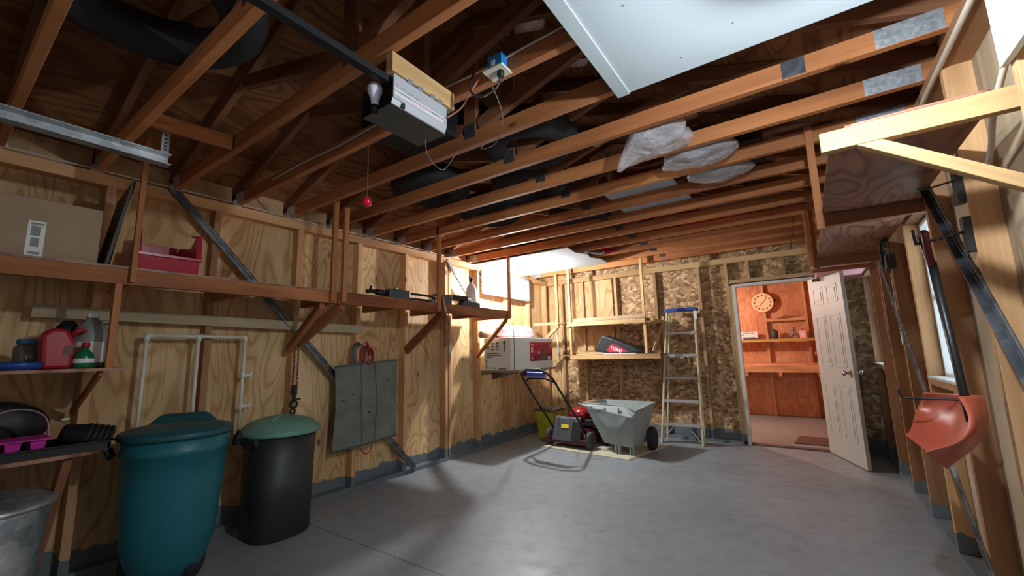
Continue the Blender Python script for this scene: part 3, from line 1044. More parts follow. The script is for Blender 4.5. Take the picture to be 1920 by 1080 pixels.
gb = thing('spray_bottle', (-3.09, 0.56, RK), 'small green bottle with red cap in front of the grey jug', 'bottle')
q = B(); q.lathe((-3.075, 0.535, RK), [(.036, 0), (.040, .008), (.040, .055), (.034, .075), (.016, .095), (.015, .11)], 22); q.build('bottle_body', 'green_bottle', gb)
q = B(); q.lathe((-3.075, 0.535, RK + .108), [(.017, 0), (.017, .022), (.014, .025)], 16); q.build('cap', 'red_can', gb)
q = B(); q.lathe((-3.075, 0.535, RK + .028), [(.0408, 0), (.0408, .022)], 22, cap=False); q.build('label', 'paper', gb)
o = B(); o.box(-3.10, .588, RK, -3.04, .622, RK + .028); tag(o.build('black_pouch', 'black_plastic', bevel=.008), 'small black block beside the green bottle on the small shelf', 'box')
o = B(); o.lathe((-3.33, .50, RK), [(.05, 0), (.06, .02), (.06, .19), (.045, .23), (.02, .26)], 20); tag(o.build('black_bottle', 'black_plastic'), 'black bottle behind the red fuel can and the grey jug', 'bottle')

# ------------------------------------------------------------------ lower tier: seed tray, pink caddy, pots
LK = 0.793
st = thing('seed_tray', (-3.12, 0.35, LK), 'flat black seed tray on the rounded shelf end holding the pink caddy', 'tray')
q = B(); q.box(-3.30, -0.15, LK, -3.03, 0.655, LK + .006)
for (a, b, c, d) in ((-3.03, -.15, -3.022, .665), (-3.31, -.15, -3.302, .665), (-3.31, .655, -3.022, .665)):
    q.box(a, b, LK, c, d, LK + .045)
q.box(-3.325, -.16, LK + .04, -3.305, .68, LK + .046); q.box(-3.025, -.16, LK + .04, -3.005, .68, LK + .046); q.box(-3.325, .66, LK + .04, -3.005, .68, LK + .046)
q.build('tray_body', 'black_plastic', st)
kd = thing('plant_caddy', (-3.15, 0.36, LK + .007), 'magenta plastic caddy of six pots with an arched pink handle', 'caddy')
for i, y in enumerate((0.255, 0.335, 0.415)):
    for x in (-3.095, -3.20):
        q = B(); q.lathe((x, y, LK + .007), [(.025, 0), (.038, .075), (.034, .075), (.022, .006)], 4, M=Matrix.Rotation(PI / 4, 4, 'Z'), smooth=False); q.build('pot', 'magenta_plastic', kd)
q = B(); q.box(-3.245, .215, LK + .080, -3.05, .455, LK + .086); q.build('rim', 'magenta_plastic', kd, .002)
q = B()
hp = catmull([V(-3.15, .215, LK + .085), V(-3.15, .235, LK + .17), V(-3.15, .29, LK + .215), V(-3.15, .35, LK + .225), V(-3.15, .41, LK + .205), V(-3.15, .445, LK + .16), V(-3.15, .455, LK + .085)], 8)
for a, b in zip(hp[:-1], hp[1:]):
    q.add([a + V(-.014, 0, 0), a + V(.014, 0, 0), b + V(.014, 0, 0), b + V(-.014, 0, 0)], [(0, 1, 2, 3)], True)
q.build('handle', 'pink_handle', kd, solid=.004)
pt = thing('nursery_pots', (-3.12, .56, LK + .007), 'stack of nested black nursery pots lying on its side on the rounded shelf end', 'pots')
for k in range(5):
    Mx = Matrix.Translation((-3.14, .50 + .022 * k, LK + .095 - .006 * k)) @ Matrix.Rotation(-PI / 2 - .35, 4, 'X')
    q = B(); q.lathe((0, 0, 0), [(.040, 0), (.060, .085), (.066, .088), (.066, .098), (.058, .098), (.038, .005)], 20, M=Mx); q.build('pot', 'black_plastic', pt)
q = B(); q.box(-3.165, .495, LK + .155, -3.14, .52, LK + .163); q.build('tag', 'paper', pt)

# black sacks hanging in the dark corner under the shelves
bs = B()


def sackfn(cx, cy, z0, z1, rx, ry, seed):
    def f(u, v):
        a = 2 * PI * u
        h = v
        r = (math.sin(PI * min(1, max(0.0, h * .9 + .1))) ** .45) * (1 + .12 * noise.noise(V(math.cos(a) * 2 + seed, math.sin(a) * 2, h * 5)))
        return V(cx + rx * r * math.cos(a), cy + ry * r * math.sin(a), z0 + (z1 - z0) * h)
    return f


bs.grid(sackfn(-3.48, 0.28, 0.80, 1.05, .08, .22, 3), 28, 14)
tag(bs.build('black_sack', 'black_plastic'), 'black plastic sack bunched at the wall behind the pink caddy', 'sack')

# galvanised dustbin
gcn = thing('galvanised_dustbin', (-3.17, 0.26, 0), 'galvanised metal dustbin with lid under the rounded shelf', 'bin')
q = B(); q.lathe((-3.17, .26, 0), [(.20, 0), (.205, .02), (.212, .10), (.207, .11), (.222, .25), (.228, .33), (.223, .34), (.238, .52), (.245, .56), (.246, .58)], 40); q.build('can_body', 'galvanised', gcn)
q = B(); q.lathe((-3.17, .26, .575), [(.262, 0), (.266, .010), (.262, .024), (.235, .032), (.20, .045), (.10, .058), (.03, .062)], 40); q.build('lid', 'galvanised', gcn)
q = B(); q.tube([(-3.12, .26, .64), (-3.14, .26, .675), (-3.20, .26, .675), (-3.22, .26, .64)], .006, smoothpath=5); q.build('lid_handle', 'galvanised', gcn)

# ------------------------------------------------------------------ wheeled teal bin
TC = V(-3.17, 1.00, 0)
tb = thing('wheeled_bin', (TC.x, TC.y, 0), 'tall teal wheeled rubbish bin with dark teal domed lid by the left wall', 'bin')
q = B(); q.lathe(TC, [(.10, .02), (.145, .035), (.185, .10), (.215, .20), (.226, .30), (.245, .55), (.250, .70), (.258, .705), (.260, .735), (.254, .742), (.262, .80)], 48); q.build('bin_body', 'bin_teal', tb)
q = B(); q.lathe(TC + V(0, 0, .795), [(.276, 0), (.280, .006), (.280, .028), (.270, .036), (.24, .048), (.17, .062), (.08, .070), (.01, .072)], 48); lid = q.build('lid', 'bin_teal_lid', tb)
# raised hood at the rear of the lid
q = B(); Mh = Matrix.Translation(TC + V(-.02, .01, .0))
q.hull8([TC + V(-.235, -.10, .825), TC + V(-.13, -.14, .835), TC + V(.02, .22, .835), TC + V(-.08, .25, .825)], [TC + V(-.21, -.02, .905), TC + V(-.16, -.05, .905), TC + V(-.055, .16, .905), TC + V(-.10, .18, .905)])
q.build('lid_hood', 'bin_teal_lid', lid, .02)
q = B()
for sgn in (-1, 1):
    d = V(.34, .94, 0) * sgn
    c = TC + d * .285
    s_ = V(-.94, .34, 0)
    q.tube([c - s_ * .05 + V(0, 0, .70), c - s_ * .05 + d * .03 + V(0, 0, .77), c + s_ * .05 + d * .03 + V(0, 0, .77), c + s_ * .05 + V(0, 0, .70)], .012)
q.build('handle', 'black_plastic', tb)
WAX = V(-.45, .89, 0).normalized()
for sgn, nm in ((1, 'wheel'), (-1, 'wheel')):
    c = TC + V(.11, .10, .086) if sgn > 0 else TC + V(-.17, -.12, .086)
    Mx = Matrix.Translation(c) @ V(.75, .66, 0).to_track_quat('Z', 'Y').to_matrix().to_4x4()
    q = B(); q.lathe((0, 0, 0), [(.03, -.022), (.070, -.022), (.084, -.014), (.084, .014), (.070, .022), (.03, .022)], 28, M=Mx); wh = q.build('wheel', 'rubber', tb)
    q = B(); q.lathe((0, 0, 0), [(.024, .020), (.024, .026), (.008, .03)], 16, M=Mx); q.build('hub', 'mower_grey', wh)

# charcoal bin with green lid
GC = V(-3.28, 1.665, 0)
cbn = thing('rubbish_bin', (GC.x, GC.y, 0), 'charcoal plastic rubbish bin with a sage green domed lid by the left wall', 'bin')
q = B()


def rr(c, r, z, p=3.0, n=48):
    out = []
    for k in range(n):
        a = 2 * PI * k / n; ca, sa = math.cos(a), math.sin(a)
        m = (abs(ca) ** p + abs(sa) ** p) ** (-1 / p)
        out.append(V(c.x + r * m * ca, c.y + r * m * sa, z))
    return out


def loft(q, rings, smooth=True, cap=True):
    n = len(rings[0]); vs = [v for r in rings for v in r]
    fs = [(i * n + k, i * n + (k + 1) % n, (i + 1) * n + (k + 1) % n, (i + 1) * n + k) for i in range(len(rings) - 1) for k in range(n)]
    q.add(vs, fs, smooth)
    if cap:
        m = len(q.v) - len(vs)
        q.f.append(tuple(m + k for k in reversed(range(n)))); q.sm.append(False)
        q.f.append(tuple(m + (len(rings) - 1) * n + k for k in range(n))); q.sm.append(False)


loft(q, [rr(GC, r, z, p) for r, z, p in ((.190, .0, 2.8), (.205, .012, 2.8), (.214, .30, 2.7), (.219, .44, 2.6), (.216, .443, 2.6), (.222, .50, 2.5), (.219, .503, 2.5), (.226, .56, 2.4), (.223, .563, 2.4), (.238, .70, 2.2))])
q.build('bin_body', 'bin_charcoal', cbn)
q = B(); q.lathe(GC + V(0, 0, .69), [(.262, 0), (.270, .004), (.270, .026), (.262, .034), (.245, .055), (.20, .090), (.12, .113), (.05, .122), (.01, .123)], 48); lid = q.build('lid', 'bin_green_lid', cbn)
q = B(); q.tube([GC + V(.12, -.12, .795), GC + V(.02, -.02, .818), GC + V(-.08, .08, .80)], .012); q.build('lid_ridge', 'bin_green_lid', lid)
q = B(); d = V(.30, -.95, 0)
c = GC + d * .245
s_ = V(.95, .30, 0)
q.hull8([c - s_ * .07 + V(0, 0, .62), c + s_ * .07 + V(0, 0, .62), c + s_ * .07 + d * .035 + V(0, 0, .66), c - s_ * .07 + d * .035 + V(0, 0, .66)][::1], [c - s_ * .07 + V(0, 0, .69), c + s_ * .07 + V(0, 0, .69), c + s_ * .07 + d * .035 + V(0, 0, .69), c - s_ * .07 + d * .035 + V(0, 0, .69)][::1])
q.build('handle', 'bin_charcoal', cbn, .006)

# ------------------------------------------------------------------ pipes, chain, cords and canvas on the left wall
pv = thing('pipe_frame', (-3.56, 1.2, 0.65), 'off white plastic pipe frame strung with threads, hung on the left wall behind the bins', 'pipe')
PX = -3.555
q = B(); q.tube([(PX, .90, .55), (PX, .90, 1.40)], .012); q.build('upright_pipe', 'pvc', pv)
q = B(); q.tube([(PX, 1.19, .55), (PX, 1.19, 1.40)], .012); q.build('upright_pipe', 'pvc', pv)
q = B(); q.tube([(PX, 1.495, .60), (PX, 1.495, 1.40)], .012); q.build('upright_pipe', 'pvc', pv)
q = B(); q.tube([(PX, .90, 1.40), (PX, 1.495, 1.40)], .012); q.build('top_pipe', 'pvc', pv)
q = B()
for y in (.90, 1.19, 1.495):
    q.tube([(PX, y - .03 * (y > .95), 1.40), (PX, y + .03 * (y < 1.4), 1.40)], .017); q.tube([(PX, y, 1.41), (PX, y, 1.365)], .017)
for z in (1.11, .88):
    q.tube([(PX, 1.495, z + .025), (PX, 1.495, z - .025)], .017); q.tube([(PX, 1.495, z), (PX, 1.555, z)], .012); q.tube([(PX, 1.55, z - .018), (PX, 1.55, z + .025)], .015)
q.build('fitting', 'pvc', pv)
q = B()
for y in (.98, 1.06, 1.27, 1.35):
    q.tube([(PX, y, .90), (PX, y, 1.39)], .0015, 5)
q.build('thread', 'cable_white', pv)

ch = thing('chain_hoist', (-3.55, 1.90, 0.80), 'black chain hoist hanging from the shelf brace above the green lidded bin', 'hoist')
for i, dy in enumerate((-.018, .018)):
    q = B()
    for k in range(17):
        Mx = Matrix.Translation((-3.53, 1.885 + dy, 1.01 + k * .018)) @ Matrix.Rotation(PI / 2, 4, 'X' if k % 2 else 'Y')
        q.torus((0, 0, 0), .008, .0028, M=Mx, n=10, m=5)
    q.build('chain', 'hook_metal', ch)
q = B(); q.box(-3.55, 1.87, .93, -3.51, 1.90, 1.01); q.tube([(-3.53, 1.885, .93), (-3.53, 1.885, .87)], .014); q.torus((-3.53, 1.885, .855), .028, .010, M=Matrix.Rotation(PI / 2, 4, 'Y')); q.tube([(-3.53, 1.90, .90), (-3.53, 1.94, .89)], .007); q.torus((-3.53, 1.88, .80), .02, .008, M=Matrix.Rotation(PI / 2, 4, 'Y'))
q.build('hook_block', 'black_plastic', ch, 0)
q = B(); q.torus((-3.53, 1.885, 1.325), .02, .005, M=Matrix.Rotation(PI / 2, 4, 'Y')); q.build('top_hook', 'hook_metal', ch)

for i, (mat, dy, lab, R) in enumerate((('steel_dark', -.06, 'grey coiled cord hanging above the canvas on the left wall', .115), ('red_can', .04, 'red coiled cord hanging above the canvas, reaching below it', .10))):
    q = B()
    for k in range(5):
        Mx = Matrix.Translation((-3.565 + .006 * k, 2.56 + dy + .006 * k, 1.25 - (.02 if i else 0))) @ Matrix.Rotation(PI / 2, 4, 'Y') @ Matrix.Scale(.62, 4, (0, 1, 0))
        q.torus((0, 0, 0), R - .006 * k, .006, M=Mx, n=28, m=6)
    if i: q.tube([(-3.56, 2.57, 1.20), (-3.575, 2.55, .50), (-3.575, 2.60, .33), (-3.575, 2.68, .33), (-3.575, 2.72, .50)], .005, 8, 8); q.tube([(-3.53, 2.57, 1.37), (-3.54, 2.60, 1.33), (-3.54, 2.62, 1.24)], .012)
    tag(q.build('extension_cord', mat), lab, 'cord')

cvt = thing('canvas_panel', (-3.55, 2.6, 0.39), 'grey green canvas sheet with small holes hung on the left wall', 'canvas')


def cv(u, v):
    y = 2.245 + .705 * u + .012 * math.sin(v * 3)
    z = 1.155 + .045 * u - v * (.765 + .01 * u)
    x = -3.535 + .012 * math.sin(u * 9 + v * 4) + .010 * noise.noise(V(u * 4, v * 5, 1.0)) + .012 * v
    return V(x, y, z)


q = B(); q.grid(cv, 40, 40); q.build('canvas_sheet', 'canvas_grey', cvt, solid=.004)
q = B()
for u in (.40, .62):
    q.tube([cv(u, v / 16.0) + V(.003, 0, 0) for v in range(17)], .0035, 5)
q.tube([cv(u / 16.0, .02) + V(.003, 0, 0) for u in range(17)], .006, 6); q.tube([cv(u / 16.0, .985) + V(.003, 0, 0) for u in range(17)], .006, 6)
q.build('seam', 'canvas_seam', cvt)
q = B()
for (u, v, r) in ((.12, .42, .010), (.26, .37, .010), (.50, .62, .011), (.82, .26, .010), (.30, .49, .006)):
    c = cv(u, v); q.lathe((0, 0, 0), [(r, 0), (r, .001)], 9, M=Matrix.Translation(c + V(.0035, 0, 0)) @ Matrix.Rotation(PI / 2, 4, 'Y'))
q.build('hole_patch', 'print_black', cvt)

sw = thing('switch_plate', (-3.60, 3.80, 1.24), 'ivory light switch plate on the left wall stud', 'switch')
q = B(); q.box(-3.60, 3.80, 1.24, -3.594, 3.845, 1.345); q.build('plate', 'ivory_plastic', sw, .002)
q = B(); q.box(-3.594, 3.817, 1.28, -3.587, 3.828, 1.30); q.build('toggle', 'ivory_plastic', sw)

o = B(); o.tube([(-3.588, -.5, 2.452), (-3.588, .5, 2.449), (-3.588, 1.3, 2.455), (-3.588, 2.0, 2.445), (-3.588, 2.8, 2.452), (-3.588, 3.7, 2.447)], .006, 8, 6)
tag(o.build('wall_cable', 'cable_white'), 'thin pale cable stapled along the top of the left wall', 'cable')
o = B(); o.tube([(-3.588, 1.66, 2.45), (-3.56, 1.60, 2.50), (-3.57, 1.55, 2.56), (-3.56, 1.66, 2.70)], .006, 8, 6)
tag(o.build('loose_cable', 'cable_white'), 'short pale cable looping up from the left wall plate to the rafters', 'cable')
o = B(); o.tube([(-3.57, 4.33, 2.42), (-3.55, 4.36, 2.25), (-3.5, 4.44, 2.08), (-3.48, 4.50, 1.95), (-3.50, 4.50, 1.76)], .005, 8, 6)
tag(o.build('lamp_cord', 'cable_dark'), 'thin dark cord hanging across the white board beside the gas cylinder', 'cord')
o = B(); o.tube([(XS + .045, 4.26, 1.64), (XS + .05, 4.27, 1.3), (XS + .02, 4.30, 1.02)], .004, 6, 4)
tag(o.build('loose_rope', 'hook_metal'), 'grey cord hanging from the end of the long shelf past the white carton', 'cord')

# ------------------------------------------------------------------ corner lamp with white boards
wbp = thing('ceiling_board', (-2.85, 4.85, 2.40), 'white ceiling board fixed under the trusses in the far left corner', 'board')
q = B(); q.prism([(-3.585, 4.26, 2.415), (-2.16, 4.26, 2.415), (-2.20, 4.55, 2.415), (-2.12, 4.72, 2.415), (-2.17, 4.90, 2.415), (-2.10, 5.10, 2.415), (-2.13, 5.40, 2.415), (-3.585, 5.43, 2.415)], (0, 0, .012)); q.build('panel', 'white_board', wbp)
o = B()


def wbf(u, v):
    return V(-3.585 + .03 * math.sin(PI * u) ** 2 + (.05 * max(0, u - .55) ** 1.2), 4.44 + 1.22 * u, 2.395 - .35 * v - .02 * u * v)


o.grid(wbf, 20, 4)
tag(o.build('reflector_board', 'white_board', solid=.008), 'bright white board on the left wall beside the corner lamp', 'board')
cln = thing('corner_lamp', (-3.17, 4.72, 2.28), 'bare bulb in a grey ceiling holder under the far left white board', 'lamp')
q = B(); q.lathe((-3.17, 4.72, 2.365), [(.022, 0), (.028, .01), (.045, .03), (.055, .048)], 24); q.build('lamp_holder', 'galvanised', cln)
q = B(); q.lathe((-3.17, 4.72, 2.255), [(.004, 0), (.020, .006), (.030, .022), (.031, .038), (.024, .062), (.014, .085), (.013, .112)], 24); o = q.build('bulb', 'hot_bulb', cln)
o.visible_shadow = True

o = B()
for k in range(4):
    o.tube([(-2.12 + .02 * k, 4.62 + .03 * k, 2.43), (-2.03 + .02 * k, 4.75, 2.415), (-1.98 + .02 * k, 4.9 - .04 * k, 2.428)], .006, 6, 6)
tag(o.build('wire_bundle', 'galvanised'), 'small bundle of wires by the torn edge of the corner ceiling board', 'wires')

# overhead white panel with its lamp
o = B(); o.box(-.605, .15, 2.418, .575, 1.805, 2.430)
bp_ = tag(o.build('overhead_board', 'white_board', bevel=.002), 'large white board fixed under the trusses overhead at the upper right', 'board')
q = B(); q.box(-.612, .15, 2.412, -.555, 1.806, 2.418); q.build('edge_strip', 'white_board', bp_)
q = B()
for (x, y) in ((-.1, 1.62), (-.3, 1.70), (-.4, 1.3), (-.57, 1.45), (.2, 1.7)):
    q.lathe((x, y, 2.4165), [(.004, 0), (.004, .0015)], 8)
q.build('screw_head', 'print_grey', bp_)
ol = thing('overhead_lamp', (0.14, 1.285, 2.21), 'bulb in a white holder with a shade added to keep light off the overhead white board', 'lamp')
q = B(); q.lathe((.14, 1.285, 2.236), [(.084, 0), (.086, .003), (.078, .022), (.045, .045), (.035, .07), (.050, .15), (.060, .176)], 28); q.build('lamp_holder', 'white_paint', ol)  # flared rim added as a shade, cuts direct bulb light on the board
q = B(); q.lathe((.14, 1.285, 2.232), [(.010, 0), (.030, .003), (.036, .008), (.030, .016), (.016, .02)], 24); q.build('bulb', 'hot_bulb', ol)
o = B(); o.box(.560, .30, 2.035, .577, 1.785, 2.36)
tag(o.build('wall_board', 'white_board'), 'white board on the right wall at the upper right edge', 'board')

# ------------------------------------------------------------------ door opener
op = thing('door_opener', (-1.32, 1.1, 2.19), 'grey garage door opener with striped side and a bulb hung from the trusses', 'opener')
ox0, ox1, oy0, oy1, oz0, oz1 = -1.435, -1.257, 1.0, 1.305, 2.228, 2.352
q = B(); q.prism([(ox0, oy0 + .06, oz0), (ox1, oy0 + .06, oz0), (ox1 + .012, oy0 + .06, oz0 + .03), (ox1 + .012, oy0 + .06, oz1), (ox0 - .012, oy0 + .06, oz1), (ox0 - .012, oy0 + .06, oz0 + .03)], (0, oy1 - oy0 - .06, 0)); hs_ = q.build('housing', 'opener_grey', op, .003)
q = B(); q.box(ox0, oy0 - .0, oz0 - .004, ox1, oy1 + .004, oz0); q.build('bottom_cover', 'opener_bottom', op)
q = B(); q.box(ox0 - .012, oy0 + .045, oz0, ox1 + .010, oy0 + .062, oz1); q.box(ox0 - .012, oy0, oz0, ox0 - .006, oy0 + .05, oz1); q.build('lamp_recess', 'black_plastic', op)
q = B(); q.box(ox1 + .008, oy0, oz0 + .02, ox1 + .0125, oy0 + .06, oz1); q.prism([(ox1, oy0, oz0), (ox1 + .012, oy0, oz0 + .03), (ox1 + .008, oy0, oz0 + .03), (ox1 - .004, oy0, oz0)], (0, .06, 0)); q.build('side_flange', 'opener_grey', op)
xs_ = ox1 + .0125
for (z0, z1, mat, ya, yb_) in ((.060, .064, 'paper', 0, .28), (.052, .056, 'print_pink', .10, .20), (.046, .050, 'paper', 0, .28), (.038, .042, 'paper', 0, .28), (.056, .0595, 'print_pink', .0, .03), (.050, .056, 'print_pink', .255, .28), (.052, .057, 'print_grey', .03, .09), (.052, .058, 'print_grey', .205, .25)):
    q = B(); q.box(xs_ - .0005, oy0 + ya, oz0 + z0, xs_ + .0006, oy0 + yb_, oz0 + z1); q.build('stripe', mat, hs_)
q = B()
for (y, z, w) in ((.01, .078, .02), (.035, .076, .03), (.075, .074, .03), (.115, .072, .02)):
    for k in range(int(w / .006)):
        q.box(xs_ - .0003, oy0 + y + k * .006, oz0 + z, xs_ + .0004, oy0 + y + k * .006 + .004, oz0 + z + .004)
q.build('side_print', 'print_grey', hs_)
q = B(); q.lathe((-1.355, oy0 - .005, oz0 + .016), [(.015, 0), (.015, .02), (.022, .045), (.030, .065), (.031, .082), (.022, .100), (.004, .108)], 24); q.build('bulb', 'bulb_glass', op)
q = B(); q.lathe((-1.355, oy0 - .005, oz0 - .004), [(.014, 0), (.017, .024)], 16); q.build('lamp_socket', 'black_plastic', op)
for zz in (.0, ):
    q = B(); q.box(-1.303, -1.5, 2.322, -1.268, oy0 + .02, 2.350); q.build('rail', 'hook_metal', op)
q = B()
n = 0
y = -1.45
while y < oy0:
    q.box(-1.294, y, 2.350, -1.277, y + .009, 2.358); y += .018
q.build('drive_chain', 'black_plastic', op)
for k, y in enumerate((.02, .09, .18, .24)):
    q = B(); q.box(ox1 - .005, oy0 + .05 + y * .8, oz1 - .004, ox1 + .022, oy0 + .075 + y * .8, oz1 + .012); q.build('mount_bracket', 'galvanised', op)
blk = board('mounting_block', (-1.256, .985, 2.397), (-1.256, 1.345, 2.397), .040, .085, 'lumber_fresh')
tag(blk, 'pale knotty wood block between the trusses and the door opener', 'block')

tg = thing('door_track', (-2.70, .2, 2.25), 'galvanised horizontal garage door track at the upper left', 'track')
q = B(); q.prism([(-2.73, -1.5, 2.26), (-2.67, -1.5, 2.26), (-2.67, -1.5, 2.265), (-2.725, -1.5, 2.265), (-2.725, -1.5, 2.315), (-2.67, -1.5, 2.315), (-2.67, -1.5, 2.320), (-2.73, -1.5, 2.320)], (0, 2.20, 0)); q.build('rail', 'galvanised', tg)
q = B(); q.box(-2.735, .665, 2.32, -2.731, .700, 2.50); q.box(-2.735, .665, 2.26, -2.728, .70, 2.32); hg = q.build('hanger_strap', 'galvanised', tg)
q = B()
for k in range(6):
    q.box(-2.731, .676, 2.335 + k * .02, -2.7300, .688, 2.345 + k * .02)
q.build('slot', 'print_black', hg)
blk = board('hanger_block', (-2.68, .585, 2.478), (-2.62, .955, 2.478), .038, .075, 'lumber')
tag(blk, 'short reddish wood block bridging two trusses above the door track end', 'block')

# outlet box
ob = thing('outlet_box', (-.98, 1.36, 2.43), 'blue electrical box with ivory double outlet under a truss', 'outlet')
q = B(); q.box(-1.02, 1.325, 2.445, -.945, 1.368, 2.515); bx_ = q.build('box', 'box_blue', ob, .003)
q = B(); q.box(-1.000, 1.3244, 2.465, -.980, 1.325, 2.49); q.build('sticker', 'paper', bx_)
q = B(); q.box(-1.035, 1.305, 2.437, -.930, 1.385, 2.445); q.build('cover_plate', 'ivory_plastic', ob, .002)
q = B(); q.lathe((-.965, 1.345, 2.410), [(.014, 0), (.016, .01), (.016, .027)], 16); q.build('plug', 'black_plastic', ob)
q = B(); q.lathe((-1.005, 1.345, 2.4355), [(.014, 0), (.014, .002)], 16); q.build('socket', 'ivory_plastic', ob)
o = B(); o.tube([(-.965, 1.345, 2.412), (-.985, 1.335, 2.36), (-1.04, 1.32, 2.34), (-1.10, 1.32, 2.37), (-1.125, 1.33, 2.43), (-1.12, 1.35, 2.50)], .005, 8, 8)
tag(o.build('power_cord', 'cable_dark'), 'dark power cord looping from the ivory outlet toward the opener', 'cord')
o = B(); o.tube([(-1.9, 1.362, 2.50), (-1.45, 1.362, 2.515), (-1.05, 1.362, 2.50), (-.94, 1.362, 2.505), (-.8, 1.362, 2.51), (-.55, 1.362, 2.515), (-.3, 1.362, 2.52)], .0045, 8, 6)
tag(o.build('truss_cable', 'cable_white'), 'pale cable stapled along the truss that carries the blue outlet box', 'cable')
o = B(); o.tube([(-3.0, 1.362, 2.49), (-2.6, 1.362, 2.50), (-2.2, 1.362, 2.49), (-1.9, 1.362, 2.50)], .005, 8, 6)
tag(o.build('truss_cable', 'cable_white'), 'pale cable stapled along a truss to the left of the opener', 'cable')
o = B(); o.tube([(-1.243, 1.30, 2.30), (-1.18, 1.33, 2.34), (-1.12, 1.33, 2.40), (-1.08, 1.34, 2.45)], .004, 8, 6)
tag(o.build('bell_wire', 'copper_pipe'), 'thin reddish wire rising from the opener to the truss', 'wire')
o = B(); o.tube([(-1.06, 1.40, 2.45), (-1.07, 1.50, 2.34), (-1.20, 1.62, 2.30), (-1.38, 1.72, 2.36), (-1.42, 1.80, 2.44)], .0022, 8, 8)
tag(o.build('hanging_wire', 'wire_tan'), 'long thin wire sagging between two trusses behind the opener', 'wire')
rp = thing('pull_ball', (-1.86, 1.34, 2.03), 'red ball hanging on the opener release cord', 'ball')
q = B(); q.lathe((-1.855, 1.33, 2.02), [(.004, 0), (.020, .010), (.026, .028), (.020, .046), (.006, .056)], 18); q.build('ball', 'red_gloss', rp)
q = B(); q.tube([(-1.855, 1.33, 2.07), (-1.855, 1.33, 2.45)], .0015, 5); q.build('cord', 'copper_pipe', rp)
o = B(); o.tube([(-1.36, 1.28, 2.226), (-1.36, 1.30, 2.15), (-1.38, 1.42, 2.13), (-1.45, 1.60, 2.32)], .0018, 6, 6)
tag(o.build('sensor_wire', 'wire_tan'), 'thin pale wire dropping from the underside of the opener', 'wire')

# ------------------------------------------------------------------ attic contents
CH = 2.530


def tyre(loc, R, r, tilt, lab, grp=None):
    q = B(); M = Matrix.Translation(loc) @ tilt
    q.torus((0, 0, 0), R - r, r, M=M, n=44, m=14, sz=1.0)
    return tag(q.build('tyre', 'rubber'), lab, 'tyre', grp)


tyre((-1.90, .37, CH + .095), .40, .09, Matrix.Identity(4), 'big black tyre lying over the trusses in the upper left corner')
tyre((-2.45, 2.38, CH + .10), .33, .10, Matrix.Identity(4), 'black tyre over the trusses, the leftmost behind the opener')
tyre((-1.38, 2.22, CH + .10), .33, .10, Matrix.Identity(4), 'black tyre over the trusses, the rightmost behind the opener')
tyre((-2.42, 3.16, CH + .10), .33, .10, Matrix.Identity(4), 'black tyre over the trusses, farthest from the opener')
tyre((-1.95, 2.10, CH + .33), .33, .10, Matrix.Identity(4), 'black tyre lying on top of the other attic tyres')
tyre((-1.74, 2.82, CH + .10), .33, .10, Matrix.Identity(4), 'black tyre over the trusses, between the leftmost tyre and the dark boxes')
o = B(); o.box(-2.05, 1.40, CH, -1.62, 1.95, CH + .26)
tag(o.build('black_case', 'black_plastic', bevel=.03), 'black case on the trusses directly behind the opener', 'case')
o = B(); o.box(-2.0, 3.55, CH, -1.45, 4.1, CH + .12)
tag(o.build('dark_panel_stack', 'black_plastic', bevel=.02), 'dark flat stack over the trusses left of the white boards', 'stack')
o = board('attic_board', (-1.0, 2.42, CH + .02), (-.75, 2.30, CH + .03), .05, .02, 'lumber_grey')
tag(o, 'short weathered stick lying on a truss near the plastic bag', 'stick')
for (x0, x1, y0, y1, lab) in ((-1.28, -.72, 3.04, 3.50, 'white board lying over the trusses, the nearer of two'), (-1.30, -.70, 3.52, 4.05, 'white board lying over the trusses, the farther of two')):
    o = B(); o.box(x0, y0, CH, x1, y1, CH + .015); tag(o.build('white_sheet', 'white_board'), lab, 'board')
o = B(); o.box(-.95, 4.45, CH, -.35, 4.8, CH + .1); tag(o.build('red_case', 'red_can', bevel=.01), 'red case lying across the trusses beyond the white boards', 'case')
o = B(); o.box(-2.05, 4.98, CH - .07, -1.88, 5.03, CH + .02); o2 = o.build('red_tin', 'red_plastic', bevel=.006); tag(o2, 'small red block between the trusses by the corner ceiling board', 'box')
o = B(); o.box(-.55, 2.95, CH, -.1, 3.35, CH + .15); tag(o.build('black_box', 'black_plastic', bevel=.01), 'black box over the trusses behind the plastic bags', 'box')
o = B(); o.box(-.70, 3.95, CH, .0, 4.30, CH + .06); tag(o.build('dark_plank', 'lumber_dark'), 'dark plank over the trusses right of the white boards', 'plank')


def bag(name, c, rx, ry, rz, seed, lab, tail=None):
    def f(u, v):
        a = 2 * PI * u; b = PI * v
        n_ = 1 + .22 * noise.noise(V(math.cos(a) * 1.8 + seed, math.sin(a) * 1.8, v * 4)) + .07 * noise.noise(V(math.cos(a) * 6, math.sin(a) * 6 + seed, v * 12))
        s1 = math.sin(b) ** .8
        p = V(c[0] + rx * s1 * math.cos(a) * n_, c[1] + ry * s1 * math.sin(a) * n_, c[2] + rz * math.cos(b) * n_)
        if tail and p.x < c[0] - rx * .4:
            w = (c[0] - rx * .4 - p.x) / rx
            p.z -= tail * w; p.y += (c[1] - p.y) * w * .5
        return p
    q = B(); q.grid(f, 48, 28)
    return tag(q.build(name, 'clear_film'), lab, 'bag', 'clear plastic bags between the trusses')


